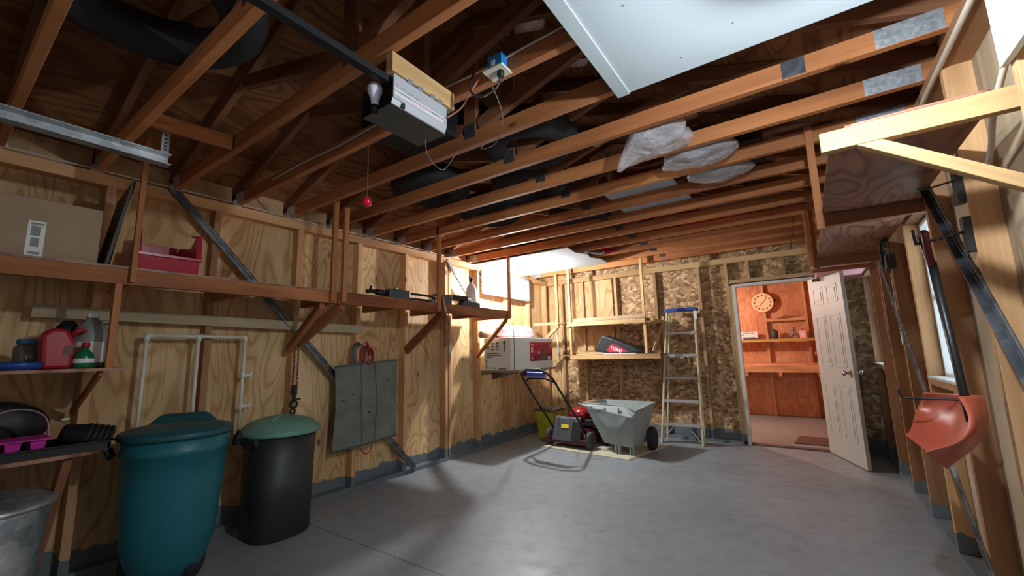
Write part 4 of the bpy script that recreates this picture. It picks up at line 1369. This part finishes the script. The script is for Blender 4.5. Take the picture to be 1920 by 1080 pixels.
bag('plastic_bag', (-.62, 2.40, 2.45), .21, .15, .075, 1.0, 'crumpled clear plastic bag sagging between the two orange lit trusses', .16)
bag('plastic_bag', (-.45, 2.80, 2.475), .22, .15, .07, 4.0, 'clear plastic bag lower and farther than the crumpled one, between the next trusses')
bag('plastic_bag', (-.38, 3.20, 2.485), .20, .15, .06, 7.0, 'farthest clear plastic bag between the trusses')

# ------------------------------------------------------------------ carton shelf in the back left corner
o = B(); o.box(-3.585, 4.40, .985, -3.08, 5.50, 1.010); o.box(-3.585, 4.40, .950, -3.555, 5.50, .985)
cs = tag(o.build('carton_shelf', 'lumber_grey'), 'grey board shelf under the white carton in the back left corner', 'shelf')
for y in (4.60, 5.30):
    q = B(); q.prism([(-3.56, y, .985), (-3.12, y, .985), (-3.12, y, .970), (-3.56, y, .88)], (0, .02, 0)); q.build('bracket', 'steel_dark', cs)
tx = thing('decoration_carton', (-3.31, 4.9, 1.01), 'white carton with a crimson picture of a tree on its side, on the corner shelf', 'box')
bx0, bx1, by0, by1, bz0, bz1 = -3.53, -3.10, 4.40, 5.48, 1.011, 1.43
q = B(); q.box(bx0, by0, bz0, bx1, by1, bz1); cbx = q.build('carton', 'carton_white', tx, .006)
q = B(); q.box(bx1, by0 + .46, bz0 + .10, bx1 + .001, by1 - .02, bz1 - .06); q.build('picture_panel', 'print_red', tx)
q = B(); q.prism([(bx1 + .001, by0 + .46, bz0 + .10), (bx1 + .001, by1 - .02, bz0 + .10), (bx1 + .001, by1 - .02, bz0 + .24), (bx1 + .001, by0 + .78, bz0 + .19), (bx1 + .001, by0 + .46, bz0 + .17)], (.0006, 0, 0)); q.build('picture_swirl', 'print_darkred', tx)
q = B()
for k in range(4):
    z = bz0 + .12 + k * .055
    q.prism([(bx1 + .0018, by0 + .74 + k * .012, z), (bx1 + .0018, by0 + .88 - k * .012, z), (bx1 + .0018, by0 + .83 - k * .003, z + .075), (bx1 + .0018, by0 + .79 + k * .003, z + .075)], (.0005, 0, 0))
q.build('tree_picture', 'tree_green', tx)
q = B()
for (y, z, w, h) in ((.49, .31, .08, .02), (.49, .27, .05, .018), (.49, .245, .05, .018), (.49, .22, .05, .018), (.49, .15, .05, .01), (.49, .13, .07, .01), (.49, .115, .03, .008), (.93, .11, .09, .05), (.67, .20, .04, .03), (1.0, .28, .03, .05)):
    n_ = max(1, int(w / .012))
    for k in range(n_):
        q.box(bx1 + .0015, by0 + y + k * .012, bz0 + z, bx1 + .0024, by0 + y + k * .012 + .008, bz0 + z + h)
q.build('panel_print', 'paper', tx)
q = B()
for (x, z, w, h) in ((.03, .27, .06, .10), (.12, .33, .05, .025), (.12, .295, .05, .02), (.12, .26, .05, .02), (.20, .33, .055, .03), (.20, .29, .055, .025), (.20, .26, .055, .018), (.04, .21, .22, .014), (.04, .185, .26, .014), (.04, .16, .10, .012), (.03, .09, .03, .04), (.03, .02, .03, .05), (.09, .02, .03, .02), (.15, .02, .04, .02), (.24, .01, .13, .025)):
    n_ = max(1, int(w / .012))
    for k in range(n_):
        q.box(bx0 + x + k * .012, by0 - .0008, bz0 + z, bx0 + x + k * .012 + .008, by0, bz0 + z + h)
q.prism([(bx0 + .31, by0, bz0 + .345), (bx0 + .335, by0, bz0 + .385), (bx0 + .36, by0, bz0 + .345)], (0, -.0008, 0)); q.box(bx0 + .328, by0 - .0008, bz0 + .24, bx0 + .342, by0, bz0 + .345)
q.build('carton_print', 'print_black', tx)
o = B(); o.tube([(-3.36, 4.50, 1.52), (-3.36, 4.56, 1.522), (-3.36, 5.20, 1.522), (-3.36, 5.30, 1.51)], [.055, .090, .090, .06], 20)
tag(o.build('insulation_roll', 'pink_wool'), 'pink insulation roll lying on top of the white carton', 'roll')
o = B(); o.lathe((0, 0, 0), [(.012, 0), (.045, 0), (.045, .50), (.012, .50), (.012, 0)], 24, M=Matrix.Translation((-3.50, 4.30, 1.478)) @ Matrix.Rotation(-PI / 2, 4, 'X'), cap=False)
tag(o.build('paper_roll', 'cardboard'), 'brown paper roll with a hollow core lying beside the pink roll', 'roll')

# ------------------------------------------------------------------ rack on the back wall
bk = thing('back_rack', (-2.35, 5.75, 1.11), 'two tier wooden rack on the back wall holding lumber and a black bag', 'rack')
FY = 5.72
upright('hanger_post', -2.935, FY, 1.115, -2.90, FY + .038, 2.53, 'lumber_fresh', bk)
upright('hanger_post', -1.81, FY, 1.115, -1.775, FY + .038, 2.53, 'lumber_fresh', bk)
upright('hanger_post', -3.17, FY + .03, 1.62, -3.13, FY + .068, 2.44, 'lumber_fresh', bk)
upright('rear_post', -1.70, 6.22, 1.11, -1.66, 6.255, 1.70, 'lumber_fresh', bk)
board('front_rail', (-2.95, FY - .019, 1.632), (-1.77, FY - .019, 1.622), .038, .06, 'lumber_fresh', bk)
board('front_rail', (-2.92, FY - .019, 1.140), (-1.60, FY - .019, 1.140), .038, .055, 'lumber_fresh', bk)
q = B(); q.box(-3.14, FY, 1.655, -1.78, 6.27, 1.667); q.build('upper_deck', 'ply_shelf', bk)
q = B(); q.box(-3.14, FY, 1.165, -1.62, 6.27, 1.177); q.build('lower_deck', 'ply_shelf', bk)
for x in (-2.86, -2.3, -1.70):
    board('cross_bearer', (x, FY + .04, 1.62), (x, 6.27, 1.62), .036, .06, 'lumber_fresh', bk)
    board('cross_bearer', (x, FY + .04, 1.13), (x, 6.27, 1.13), .036, .06, 'lumber_fresh', bk)
board('side_arm', (-3.59, FY + .05, 1.675), (-3.14, FY + .05, 1.660), .038, .045, 'lumber_fresh', bk)
board('side_brace', (-3.14, FY + .05, 1.63), (-3.42, FY + .05, 1.40), .038, .055, 'lumber_fresh', bk)
board('side_brace', (-1.79, FY + .3, 1.20), (-1.66, 6.22, 1.65), .02, .035, 'lumber_fresh', bk)
for (x0, x1, y, z, w, h, m_, lab) in ((-2.88, -1.83, 5.80, 1.692, .09, .05, 'lumber_grey', 'thick grey plank lying at the front of the rack upper tier'), (-2.86, -1.9, 5.95, 1.69, .10, .04, 'lumber_fresh', 'pale plank lying behind the thick grey plank on the rack upper tier'), (-2.86, -2.15, 5.82, 1.185, .12, .015, 'lumber_fresh', 'lowest thin board in the pile on the rack lower tier'), (-2.80, -2.2, 5.84, 1.203, .11, .015, 'lumber_grey', 'grey thin board in the pile on the rack lower tier'), (-2.74, -2.30, 5.86, 1.219, .09, .012, 'lumber', 'topmost short thin board in the pile on the rack lower tier')):
    tag(board('plank', (x0, y, z), (x1, y + .02, z), w, h, m_), lab, 'plank')
o = B(); o.prism([(-2.42, 5.74, 1.178), (-1.95, 5.74, 1.178), (-1.90, 5.98, 1.178), (-2.30, 6.02, 1.178)], (0, 0, .012)); tag(o.build('paper_sheets', 'paper'), 'white papers lying under the black bag on the rack', 'papers')
o = B(); o.tube([(-3.155, 5.70, 1.62), (-3.06, 5.66, .92)], .010); tag(o.build('metal_rod', 'galvanised'), 'thin grey rod leaning between the white carton and the back rack', 'rod')
gb_ = thing('grass_bag', (-2.2, 5.9, 1.19), 'black mower grass bag with a red emblem lying on the rack lower tier', 'bag')
q = B()
prof = [(-2.58, 1.23), (-2.45, 1.455), (-2.28, 1.40), (-1.98, 1.27), (-1.83, 1.19), (-2.4, 1.195)]
q.prism([(x, 5.78, z) for x, z in prof], (0, .26, 0))
q.build('bag_body', 'canvas_black' if 'canvas_black' in MATS else 'mower_black', gb_, .025)
q = B(); q.prism([(-2.38, 5.775, 1.235), (-2.30, 5.775, 1.325), (-2.17, 5.775, 1.275), (-2.06, 5.775, 1.205), (-2.33, 5.775, 1.205)], (0, -.002, 0)); q.build('emblem', 'print_red', gb_)
a_ = -0.33
Mx = Matrix.Translation((-2.235, 5.771, 1.240)) @ Matrix.Rotation(-a_, 4, 'Y') @ Matrix.Rotation(PI / 2, 4, 'X')
textmesh('emblem_lettering', 'TORO', .062, Mx, 'paper', gb_, .0008, .001)

# ------------------------------------------------------------------ step ladder
ld = thing('step_ladder', (-1.48, 6.05, 0), 'folded step ladder with pale rails and blue top leaning by the back wall', 'ladder')
FL0, FL1 = V(-1.735, 5.93, 0), V(-1.580, 6.10, 1.745)
FR0, FR1 = V(-1.222, 5.93, 0), V(-1.215, 6.10, 1.745)
for a, b in ((FL0, FL1), (FR0, FR1)):
    board('front_rail', a, b, .022, .065, 'fibreglass', ld, up=(0, 1, 0))
for a, b in ((V(-1.71, 6.10, 0), V(-1.57, 6.17, 1.70)), (V(-1.235, 6.10, 0), V(-1.222, 6.17, 1.70))):
    board('rear_rail', a, b, .020, .035, 'fibreglass', ld, up=(0, 1, 0))
for z in (.255, .555, .855, 1.155, 1.455):
    t = z / 1.745
    a = FL0.lerp(FL1, t); b = FR0.lerp(FR1, t)
    q = B(); q.box(a.x + .01, a.y - .045, z - .012, b.x - .01, a.y + .045, z + .004); q.box(a.x + .01, a.y - .045, z - .028, b.x - .01, a.y - .040, z - .012)
    st_ = q.build('step', 'aluminium', ld, .001)
q = B(); q.box(FL1.x - .03, 6.045, 1.74, FR1.x + .03, 6.21, 1.785); q.build('top_cap', 'ladder_blue', ld, .008)
q = B(); q.tube([(-1.70, 5.95, .06), (-1.56, 5.95, .235)], .007); q.tube([(-1.26, 5.95, .06), (-1.40, 5.95, .235)], .007); q.build('foot_brace', 'aluminium', ld)
q = B(); q.box(FR1.x - .005, 6.03, 1.62, FR1.x + .035, 6.042, 1.73); q.build('sticker', 'paper', ld)

# ------------------------------------------------------------------ board on the floor, mower, cart, bin
o = B(); o.prism([(-3.0, 4.93, 0.001), (-1.80, 4.80, 0.001), (-1.60, 5.75, 0.001), (-2.95, 5.80, 0.001)], (0, 0, .009))
tag(o.build('floor_board', 'cream_board'), 'cream coloured board lying on the floor under mower and grey cart', 'board')

G0 = .0102
f_ = V(.10, .995, 0); r_ = V(.995, -.10, 0)
MM = Matrix((r_, f_, V(0, 0, 1))).transposed().to_4x4(); MM.translation = V(-2.68, 5.03, G0)
mw = thing('lawn_mower', (-2.63, 5.3, G0), 'red and black lawn mower with a folding black handle, on the cream board', 'mower')
q = B()
loft(q, [[MM @ V(x * s, .36 + (y - .36) * s, z) for x, y in ((-.26, .02), (-.27, .20), (-.28, .45), (-.22, .66), (-.10, .76), (.10, .76), (.22, .66), (.28, .45), (.27, .20), (.26, .02))] for s, z in ((1, .055), (1, .15), (.93, .185), (.80, .21))], smooth=False)
q.build('deck', 'mower_deck', mw, .012)
q = B(); q.prism([MM @ V(-.21, -.055, .08), MM @ V(.21, -.055, .08), MM @ V(.19, .02, .36), MM @ V(-.19, .02, .36)], MM.to_3x3() @ V(0, .05, .02)); fp = q.build('rear_flap', 'mower_grey', mw, .012)
q = B(); q.prism([MM @ V(-.07, -.018, .24), MM @ V(.04, -.018, .24), MM @ V(.04, -.006, .285), MM @ V(-.07, -.006, .285)], MM.to_3x3() @ V(0, -.006, 0)); q.build('warning_label', 'label_yellow', fp)
q = B(); q.prism([MM @ V(.08, -.062, .09), MM @ V(.20, -.058, .09), MM @ V(.185, .008, .33), MM @ V(.09, .008, .33)], MM.to_3x3() @ V(0, .02, .01)); q.build('rear_flap_ridge', 'mower_black', fp, .008)
q = B(); q.box(-.29, -.04, .05, .29, .06, .12, M=MM); q.build('rear_bumper', 'mower_deck', mw, .015)
q = B(); q.lathe((0, 0, 0), [(.14, 0), (.145, .06), (.13, .09), (.12, .10), (.12, .14), (.09, .165), (.03, .17)], 28, M=MM @ Matrix.Translation((0, .38, .20))); q.build('engine', 'mower_black', mw)
q = B()
loft(q, [[MM @ V(.02 + rx * math.cos(2 * PI * k / 28), .36 + ry * math.sin(2 * PI * k / 28), z) for k in range(28)] for rx, ry, z in ((.15, .17, .33), (.165, .185, .37), (.155, .17, .42), (.12, .13, .455), (.05, .06, .47))])
q.build('engine_shroud', 'mower_red', mw)
q = B(); q.box(.13, .22, .24, .24, .42, .33, M=MM); q.build('fuel_tank', 'mower_black', mw, .02)
q = B(); q.box(.236, .26, .26, .243, .36, .32, M=MM); q.build('side_label', 'paper', mw)
for (x, y, r) in ((-.31, .06, .105), (.31, .06, .105), (-.28, .62, .09), (.28, .62, .09)):
    Mx = MM @ Matrix.Translation((x, y, r)) @ Matrix.Rotation(PI / 2, 4, 'Y')
    q = B(); q.lathe((0, 0, 0), [(.045, -.025), (r - .01, -.025), (r, -.015), (r, .015), (r - .01, .025), (.045, .025)], 28, M=Mx); wh = q.build('wheel', 'tire_grey', mw)
    q = B(); q.lathe((0, 0, 0), [(.05, -.02), (.03, -.03), (.03, .03), (.05, .02)], 20, M=Mx); q.build('hub', 'mower_black', wh)
hl = [V(-.24, .10, .16), V(-.24, -.05, .34), V(-.235, -.36, .68), V(-.23, -.55, .90), V(-.20, -.60, .96), V(-.10, -.63, 1.015), V(.10, -.63, 1.015), V(.20, -.60, .96), V(.23, -.55, .90), V(.235, -.36, .68), V(.24, -.05, .34), V(.24, .10, .16)]
off = V(-.02, -.02, 0)
q = B(); q.tube([MM @ (p + off * (p.z)) for p in hl], .0135, 10); hd = q.build('handle_bar', 'black_plastic', mw)
q = B(); q.tube([MM @ (V(x, y, z) + off) for x, y, z in ((-.22, -.50, .86), (-.12, -.56, .905), (.12, -.56, .905), (.22, -.50, .86))], .011); q.build('control_bail', 'black_plastic', hd)
q = B(); q.prism([MM @ (V(x, y, z) + off) for x, y, z in ((-.15, -.565, .925), (.15, -.565, .925), (.12, -.60, .975), (-.12, -.60, .975))], MM.to_3x3() @ V(0, .015, .01)); q.build('control_panel', 'mower_blue', hd)
q = B(); q.box(-.13, -.56, .905, .13, -.545, .918, M=MM @ Matrix.Translation(off)); q.build('control_trim', 'paper', hd)
q = B(); q.tube([MM @ V(.18, -.30, .62), MM @ V(.24, -.32, .70), MM @ V(.30, -.30, .74)], .008); q.build('height_lever', 'black_plastic', hd)
q = B(); q.tube([MM @ V(.22, -.5, .85), MM @ V(.14, -.3, .50), MM @ V(.10, .0, .36), MM @ V(.06, .2, .38)], .004, 6, 8); q.tube([MM @ V(-.22, -.5, .85), MM @ V(-.20, -.3, .55), MM @ V(-.12, .1, .36)], .004, 6, 8); q.build('cable', 'cable_dark', hd)

ct = thing('dump_cart', (-1.97, 5.2, G0), 'pale grey plastic dump cart with black wheels beside the red mower', 'cart')
rim = [V(-2.45, 5.08, .575), V(-1.90, 5.02, .57), V(-1.74, 4.96, .525), V(-1.66, 5.50, .575), V(-2.33, 5.52, .575)]
bot = [V(-2.20, 5.10, .10), V(-1.93, 5.02, .10), V(-1.80, 4.98, .10), V(-1.76, 5.36, .10), V(-2.14, 5.40, .10)]
c0 = V(-2.03, 5.25, 0)


def sc5(ps, s, dz):
    return [V(c0.x + (p.x - c0.x) * s, c0.y + (p.y - c0.y) * s, p.z + dz) for p in ps]


q = B(); loft(q, [bot, rim, sc5(rim, .955, .0), sc5(bot, .94, .02)], smooth=False)
q.build('tub', 'tub_grey', ct, .008)
q = B(); loft(q, [sc5(rim, 1.035, -.02), sc5(rim, 1.045, .003), sc5(rim, .95, .006), sc5(rim, .96, -.01)], smooth=False, cap=False); q.build('rim', 'tub_grey', ct, .003)
q = B(); q.prism([(-2.50, 5.03, .572), (-1.86, 4.975, .565), (-1.72, 4.90, .50), (-1.76, 4.90, .455), (-2.22, 4.985, .475)], (0, -.014, -.004)); q.build('front_flap', 'tub_grey', ct, .004)
q = B()
for (x, y) in ((-2.30, 5.0), (-2.12, 4.98), (-1.93, 4.95)):
    q.box(x, y - .034, .49, x + .012, y - .014, .55)
q.box(-2.32, 4.955, .51, -1.80, 4.968, .522)
q.build('flap_rib', 'tub_grey', ct)
for x in (-2.02, -1.98, -1.845, -1.81):
    q = B(); q.box(x, 4.99, G0, x + .015, 5.06, .11); q.build('foot', 'tub_grey', ct)
for x in (-1.70, -2.30):
    Mx = Matrix.Translation((x, 5.42, .142)) @ Matrix.Rotation(PI / 2, 4, 'Y')
    q = B(); q.lathe((0, 0, 0), [(.055, -.03), (.125, -.034), (.141, -.02), (.141, .02), (.125, .034), (.055, .03)], 32, M=Mx); wh = q.build('wheel', 'rubber', ct)
    q = B(); q.lathe((0, 0, 0), [(.055, -.022), (.055, .022)], 20, M=Mx); q.build('hub', 'mower_black', wh)
q = B(); q.tube([(-2.30, 5.42, .142), (-1.70, 5.42, .142)], .010); q.build('axle', 'galvanised', ct)

yb_ = thing('yellow_bin', (-3.1, 5.45, 0), 'yellow green plastic bin with a grey lid behind the lawn mower', 'bin')
q = B(); q.hull8([V(-3.28, 5.32, 0), V(-3.06, 5.32, 0), V(-3.06, 5.56, 0), V(-3.28, 5.56, 0)], [V(-3.32, 5.28, .40), V(-3.02, 5.28, .40), V(-3.02, 5.60, .40), V(-3.32, 5.60, .40)]); q.build('bin_body', 'yellow_green', yb_, .02)
q = B(); q.box(-3.33, 5.27, .40, -3.01, 5.61, .43); q.build('lid', 'mower_grey', yb_, .008)
bn = thing('garden_machine', (-2.62, 5.98, 0), 'red machine with an orange top behind the lawn mower against the back wall', 'machine')
q = B(); q.hull8([V(-2.85, 5.84, 0), V(-2.35, 5.84, 0), V(-2.35, 6.2, 0), V(-2.85, 6.2, 0)], [V(-2.80, 5.88, .42), V(-2.40, 5.88, .42), V(-2.40, 6.15, .42), V(-2.80, 6.15, .42)]); q.build('body', 'mower_red', bn, .05)
q = B(); q.hull8([V(-2.86, 5.86, .42), V(-2.62, 5.86, .42), V(-2.62, 6.1, .42), V(-2.86, 6.1, .42)], [V(-2.84, 5.88, .49), V(-2.66, 5.88, .49), V(-2.66, 6.1, .49), V(-2.84, 6.1, .49)]); q.build('top_cover', 'orange_cloth', bn, .02)

# ------------------------------------------------------------------ overhead shelf along the right wall
os_ = thing('overhead_shelf', (.35, 3.2, 1.92), 'overhead plywood shelf along the right wall carried by beams and hanging posts', 'shelf')
for y in (1.84, 3.03, 4.57):
    board('bearer', (.115, y, 1.955), (.660 if y < 3.5 else .576, y, 1.955), .036, .072, 'lumber_tan' if y < 2 else 'lumber_dark', os_)
q = B(); q.box(.150, 1.93, 1.992, .576, 4.60, 2.004); q.build('deck', 'ply_shelf', os_)
upright('hanging_post', .118, 2.95, 1.895, .156, 2.988, 2.53, 'lumber', os_)
upright('hanging_post', .085, 4.50, 1.93, .123, 4.548, 2.44, 'lumber', os_)
upright('hanging_post', .125, 4.56, 1.90, .160, 4.61, 2.44, 'lumber', os_)
Mb = frame_from((.25, 1.84, 1.90), (.66, 1.84, 1.60), (0, 1, 0))
q = B(); q.prism([(.215, 1.822, 1.918), (.283, 1.822, 1.918), (.664, 1.822, 1.652), (.664, 1.822, 1.603)], (0, .036, 0)); q.build('diagonal_brace', 'lumber_tan', os_, .002, M=Mb)
o = B(); o.tube([(.19, 1.84, 1.999), (.38, 1.84, 2.001), (.55, 1.84, 1.999)], .0065, 8, 4)
tag(o.build('copper_tube', 'copper_pipe'), 'thin reddish tube lying on the nearest beam of the overhead shelf', 'pipe')
o = B(); o.box(.155, 4.66, 1.995, .572, 6.10, 2.045)
tag(o.build('foam_board', 'pink_foam', bevel=.01), 'pink foam insulation board lying overhead by the open door', 'board')
for y in (5.2, 5.95):
    tag(board('foam_bearer', (.12, y, 1.975), (.576, y, 1.975), .03, .034, 'lumber_dark'), 'wood batten under the pink foam board, the %s one' % ('nearer' if y < 5.5 else 'farther'), 'batten')
o = B(); o.tube([(WR - .006, .6, 2.355), (WR - .008, 1.7, 2.36), (WR - .008, 2.9, 2.36), (WR - .006, 4.4, 2.355), (WR - .006, 6.1, 2.36)], .011, 8, 6)
tag(o.build('wall_cable', 'cable_white'), 'thick pale cable run along the top of the right wall', 'cable')
o = B(); o.tube([(.57, 1.55, 2.16), (.572, 1.9, 1.98), (.60, 2.10, 1.90), (.63, 2.30, 1.86)], .009, 8, 6)
tag(o.build('loose_cable', 'cable_white'), 'pale cable hanging down the right wall near the overhead shelf beam', 'cable')

# second steel brace, hooks, shovel and cords on the right wall
angle_strip('steel_brace', (WR - .002, 5.15, 2.38), (WR - .002, 2.79, 0.045), 0.030, 'galvanised', 'long thin grey steel brace slanting down the right wall behind the orange shovel', nrm=(-1, 0, 0))

hk = thing('wall_hook', (.57, 2.36, 1.60), 'black wall hook holding the grip of the hanging shovel', 'hook')
q = B(); q.box(.555, 2.345, 1.58, .578, 2.385, 1.72); q.build('backplate', 'hook_metal', hk)
q = B(); q.tube([(.57, 2.365, 1.665), (.43, 2.375, 1.640), (.415, 2.375, 1.65), (.412, 2.375, 1.70)], .006, 8, 5); q.build('prong', 'hook_metal', hk)
hk = thing('wall_hook', (.57, 2.36, 1.90), 'black wall hook under the diagonal brace of the overhead shelf', 'hook')
q = B(); q.box(.555, 2.345, 1.78, .578, 2.39, 1.92); q.build('backplate', 'hook_metal', hk)
q = B(); q.tube([(.57, 2.365, 1.88), (.47, 2.375, 1.865), (.45, 2.375, 1.875)], .004, 8, 5); q.build('prong', 'hook_metal', hk)
hk = thing('wall_hook', (.57, 2.62, .99), 'thin metal hook holding the shovel blade at the right wall', 'hook')
q = B(); q.tube([(.575, 2.60, .985), (.36, 2.62, .985), (.325, 2.62, .99), (.318, 2.62, 1.03)], .005, 8, 5); q.build('prong', 'hook_metal', hk)

sv = thing('snow_shovel', (.46, 2.42, .70), 'orange plastic snow shovel hanging blade down on the right wall', 'shovel')


def blade(u, v):
    # u across (along y), v from top (0) to bottom edge (1)
    w = .30 + .10 * math.sin(PI * min(1, v * 1.1)) - .25 * max(0, v - .55) ** 1.6 / .45 ** .6
    s = (u - .5) * 2
    y = 2.44 + s * w
    z = 1.02 - v * .20 - .085 * (1 - s * s) * v ** 1.3 - .02 * s * (1 - v)
    x = .530 - .115 * abs(s) ** 2.0 * (1 - .3 * v) - .13 * v ** 2.0
    x += .006 * math.cos(s * 14) * math.sin(PI * v)
    return V(x, y, z)


q = B(); q.grid(blade, 40, 28); q.build('blade', 'orange_plastic', sv, solid=.006)
q = B(); q.tube([(.49, 2.42, .92), (.485, 2.42, 1.03), (.455, 2.385, 1.56)], .0145); q.build('shaft', 'hook_metal', sv)
q = B(); q.tube([(.455, 2.385, 1.545), (.445, 2.355, 1.585), (.44, 2.335, 1.645), (.44, 2.34, 1.675), (.44, 2.41, 1.675), (.445, 2.42, 1.645), (.45, 2.405, 1.585), (.455, 2.388, 1.545)], .013, 10, 5); q.build('grip', 'red_dark', sv)

cc = thing('coiled_cable', (.54, 4.0, 1.75), 'coiled dark cable with a small black box hanging on the right wall between the windows', 'cable')
q = B()
for k in range(4):
    q.torus((.545 - .006 * k, 4.05 + .01 * k, 1.88), .12 - .01 * k, .005, M=Matrix.Rotation(PI / 2, 4, 'Y') @ Matrix.Scale(1.2, 4, (1, 0, 0)), n=30, m=6)
q.build('coil', 'cable_dark', cc)
q = B(); q.box(.52, 3.94, 1.76, .576, 4.02, 1.86); q.build('adapter', 'mower_black', cc, .005)
sp = thing('switch_plate', (.578, 4.20, 1.24), 'ivory switch plate on a right wall stud', 'switch')
q = B(); q.box(.571, 4.183, 1.22, .579, 4.217, 1.32); q.build('plate', 'ivory_plastic', sp, .002)
o = B(); o.tube([(.572, 4.20, 2.35), (.573, 4.20, 1.33)], .005); tag(o.build('switch_cable', 'cable_white'), 'pale cable running down a right wall stud to the ivory switch', 'cable')
o = B(); o.tube([(.574, 4.81, 2.35), (.574, 4.81, .3)], .004); tag(o.build('stud_cable', 'copper_pipe'), 'thin reddish cable running down the stud nearer the far window', 'cable')

hk = thing('wire_hook', (-.1, 5.4, 2.3), 'thin dark wire hook hanging from a truss above the door', 'hook')
q = B(); q.tube([(.02, 4.66, 2.44), (.0, 4.66, 2.30), (-.03, 4.66, 2.18), (-.045, 4.66, 2.12), (-.03, 4.66, 2.16)], .004, 6, 5); q.build('prong', 'hook_metal', hk)

# ------------------------------------------------------------------ workshop furnishings
wsf = thing('workshop_shelf', (-.5, 9.0, 1.33), 'wooden shelf with a yellow edge strip on the workshop wall', 'shelf')
q = B(); q.box(-1.7, 8.93, 1.335, .60, 9.105, 1.352); q.build('deck', 'ply_shop', wsf)
q = B(); q.box(-1.7, 8.922, 1.315, .60, 8.93, 1.365); q.build('edge_strip', 'yellow_strip', wsf)
wbn = thing('workbench', (-.5, 8.8, .8), 'wooden workbench with a deep apron along the workshop wall', 'workbench')
q = B(); q.box(-2.2, 8.55, .90, .61, 9.10, .935); q.build('bench_top', 'ply_shop', wbn)
board('apron', (-2.2, 8.56, .85), (.61, 8.56, .85), .03, .12, 'lumber_shop', wbn)
for x in (-.93, -.43, .1):
    board('bearer', (x, 8.50, .76), (x, 9.10, .76), .045, .06, 'lumber_shop', wbn)
upright('leg', -2.0, 8.6, 0, -1.93, 8.67, .79, 'lumber_shop', wbn); upright('leg', .5, 8.6, 0, .57, 8.67, .79, 'lumber_shop', wbn)
ck = thing('dial_thermometer', (-.61, 9.08, 1.88), 'round pale dial with ticks and a pointer on the workshop wall', 'dial')
Mx = Matrix.Translation((-.61, 9.085, 2.045)) @ Matrix.Rotation(PI / 2, 4, 'X')
q = B(); q.lathe((0, 0, 0), [(.172, -.012), (.178, .0), (.178, .014), (.168, .018), (.16, .016), (.002, .016)], 48, M=Mx); q.build('face', 'clock_face', ck)
q = B()
for k in range(12):
    a = 2 * PI * k / 12
    q.box(-.016, .118, .0165, .016, .142, .019, M=Mx @ Matrix.Rotation(a, 4, 'Z'))
q.build('numeral', 'lumber_dark', ck)
q = B(); q.box(-.005, -.095, .018, .005, .12, .021, M=Mx @ Matrix.Rotation(-.72, 4, 'Z')); q.build('pointer', 'lumber_dark', ck)
SZ = 1.3525
i_ = thing('printed_box', (-.92, 9.0, SZ), 'white box with faded printing at the left end of the workshop shelf', 'box')
q = B(); q.box(-1.30, 8.97, SZ, -.74, 9.08, SZ + .16); q.build('box_body', 'paper', i_, .003)
q = B()
for (x, z, w) in ((-.98, .125, .12), (-1.03, .09, .08), (-.98, .04, .20), (-.84, .12, .07)):
    for k in range(int(w / .02)):
        q.box(x + k * .02, 8.9685, SZ + z, x + k * .02 + .013, 8.97, SZ + z + .018)
q.build('box_print', 'print_blue', i_)
o = B(); o.box(-.98, 8.935, SZ, -.74, 8.965, SZ + .04); tag(o.build('hand_tool', 'shop_dark', bevel=.006), 'dark blue tool lying before the printed box on the workshop shelf', 'tool')
o = B(); o.lathe((-.48, 9.02, SZ), [(.05, 0), (.062, .02), (.062, .14), (.045, .17), (.02, .175), (.018, .19)], 20); tag(o.build('canister', 'shop_dark'), 'dark canister on the workshop shelf right of the stud', 'canister')
fg = B(); fg.tube([(-.24, 9.0, SZ), (-.20, 9.0, SZ + .10), (-.17, 9.0, SZ + .17)], .012); fg.tube([(-.10, 9.0, SZ), (-.14, 9.0, SZ + .09), (-.17, 9.0, SZ + .15)], .012); fg.tube([(-.27, 8.99, SZ + .05), (-.17, 9.0, SZ + .09), (-.08, 9.01, SZ + .04)], .010); fg.torus((-.20, 8.98, SZ + .045), .03, .01, M=Matrix.Rotation(PI / 2, 4, 'X')); fg.torus((-.17, 9.0, SZ + .185), .018, .008, M=Matrix.Rotation(PI / 2, 4, 'X'))
tag(fg.build('metal_clamp', 'steel_dark'), 'dark metal contraption between canister and pink can on the workshop shelf', 'tool')
o = thing('pink_can', (-.05, 9.0, SZ), 'pink labelled tin on the workshop shelf', 'tin')
q = B(); q.box(-.10, 8.98, SZ, -.0, 9.06, SZ + .15); q.build('can_body', 'pink_foam', o, .01)
q = B(); q.lathe((-.05, 9.02, SZ + .15), [(.018, 0), (.018, .025)], 14); q.build('cap', 'print_red', o)
q = B(); q.box(-.07, 8.9785, SZ + .04, -.03, 8.98, SZ + .11); q.build('label', 'paper', o)
for k, x in enumerate((.09, .17)):
    o = B(); o.box(x, 8.97, SZ, x + .065, 9.05, SZ + .10 + .01 * k); tag(o.build('small_tin', 'shop_dark', bevel=.004), 'small dark box at the right of the workshop shelf, the %s of two' % ('left' if k == 0 else 'right'), 'box')
o = B(); o.box(-.44, 9.04, 1.746, -.33, 9.10, 1.80); tag(o.build('wood_scrap', 'lumber_shop'), 'small wood scrap on the blocking right of the dial', 'scrap')
o = B(); o.box(-.30, 9.05, 1.746, -.22, 9.09, 1.79); tag(o.build('dark_scrap', 'lumber_dark'), 'dark knob shaped scrap on the blocking right of the dial', 'scrap')
o = board('wall_cleat', (.08, 9.09, 1.10), (.34, 9.09, 1.10), .03, .04, 'lumber_shop'); tag(o, 'short wood cleat low on the workshop wall by the door leaf', 'cleat')
o = B(); o.prism([(-.27, 6.62, .001), (.35, 6.62, .001), (.35, 7.15, .001), (-.23, 7.15, .001)], (0, 0, .012)); tag(o.build('door_mat', 'brown_mat'), 'brown mat on the workshop floor just inside the door', 'mat')
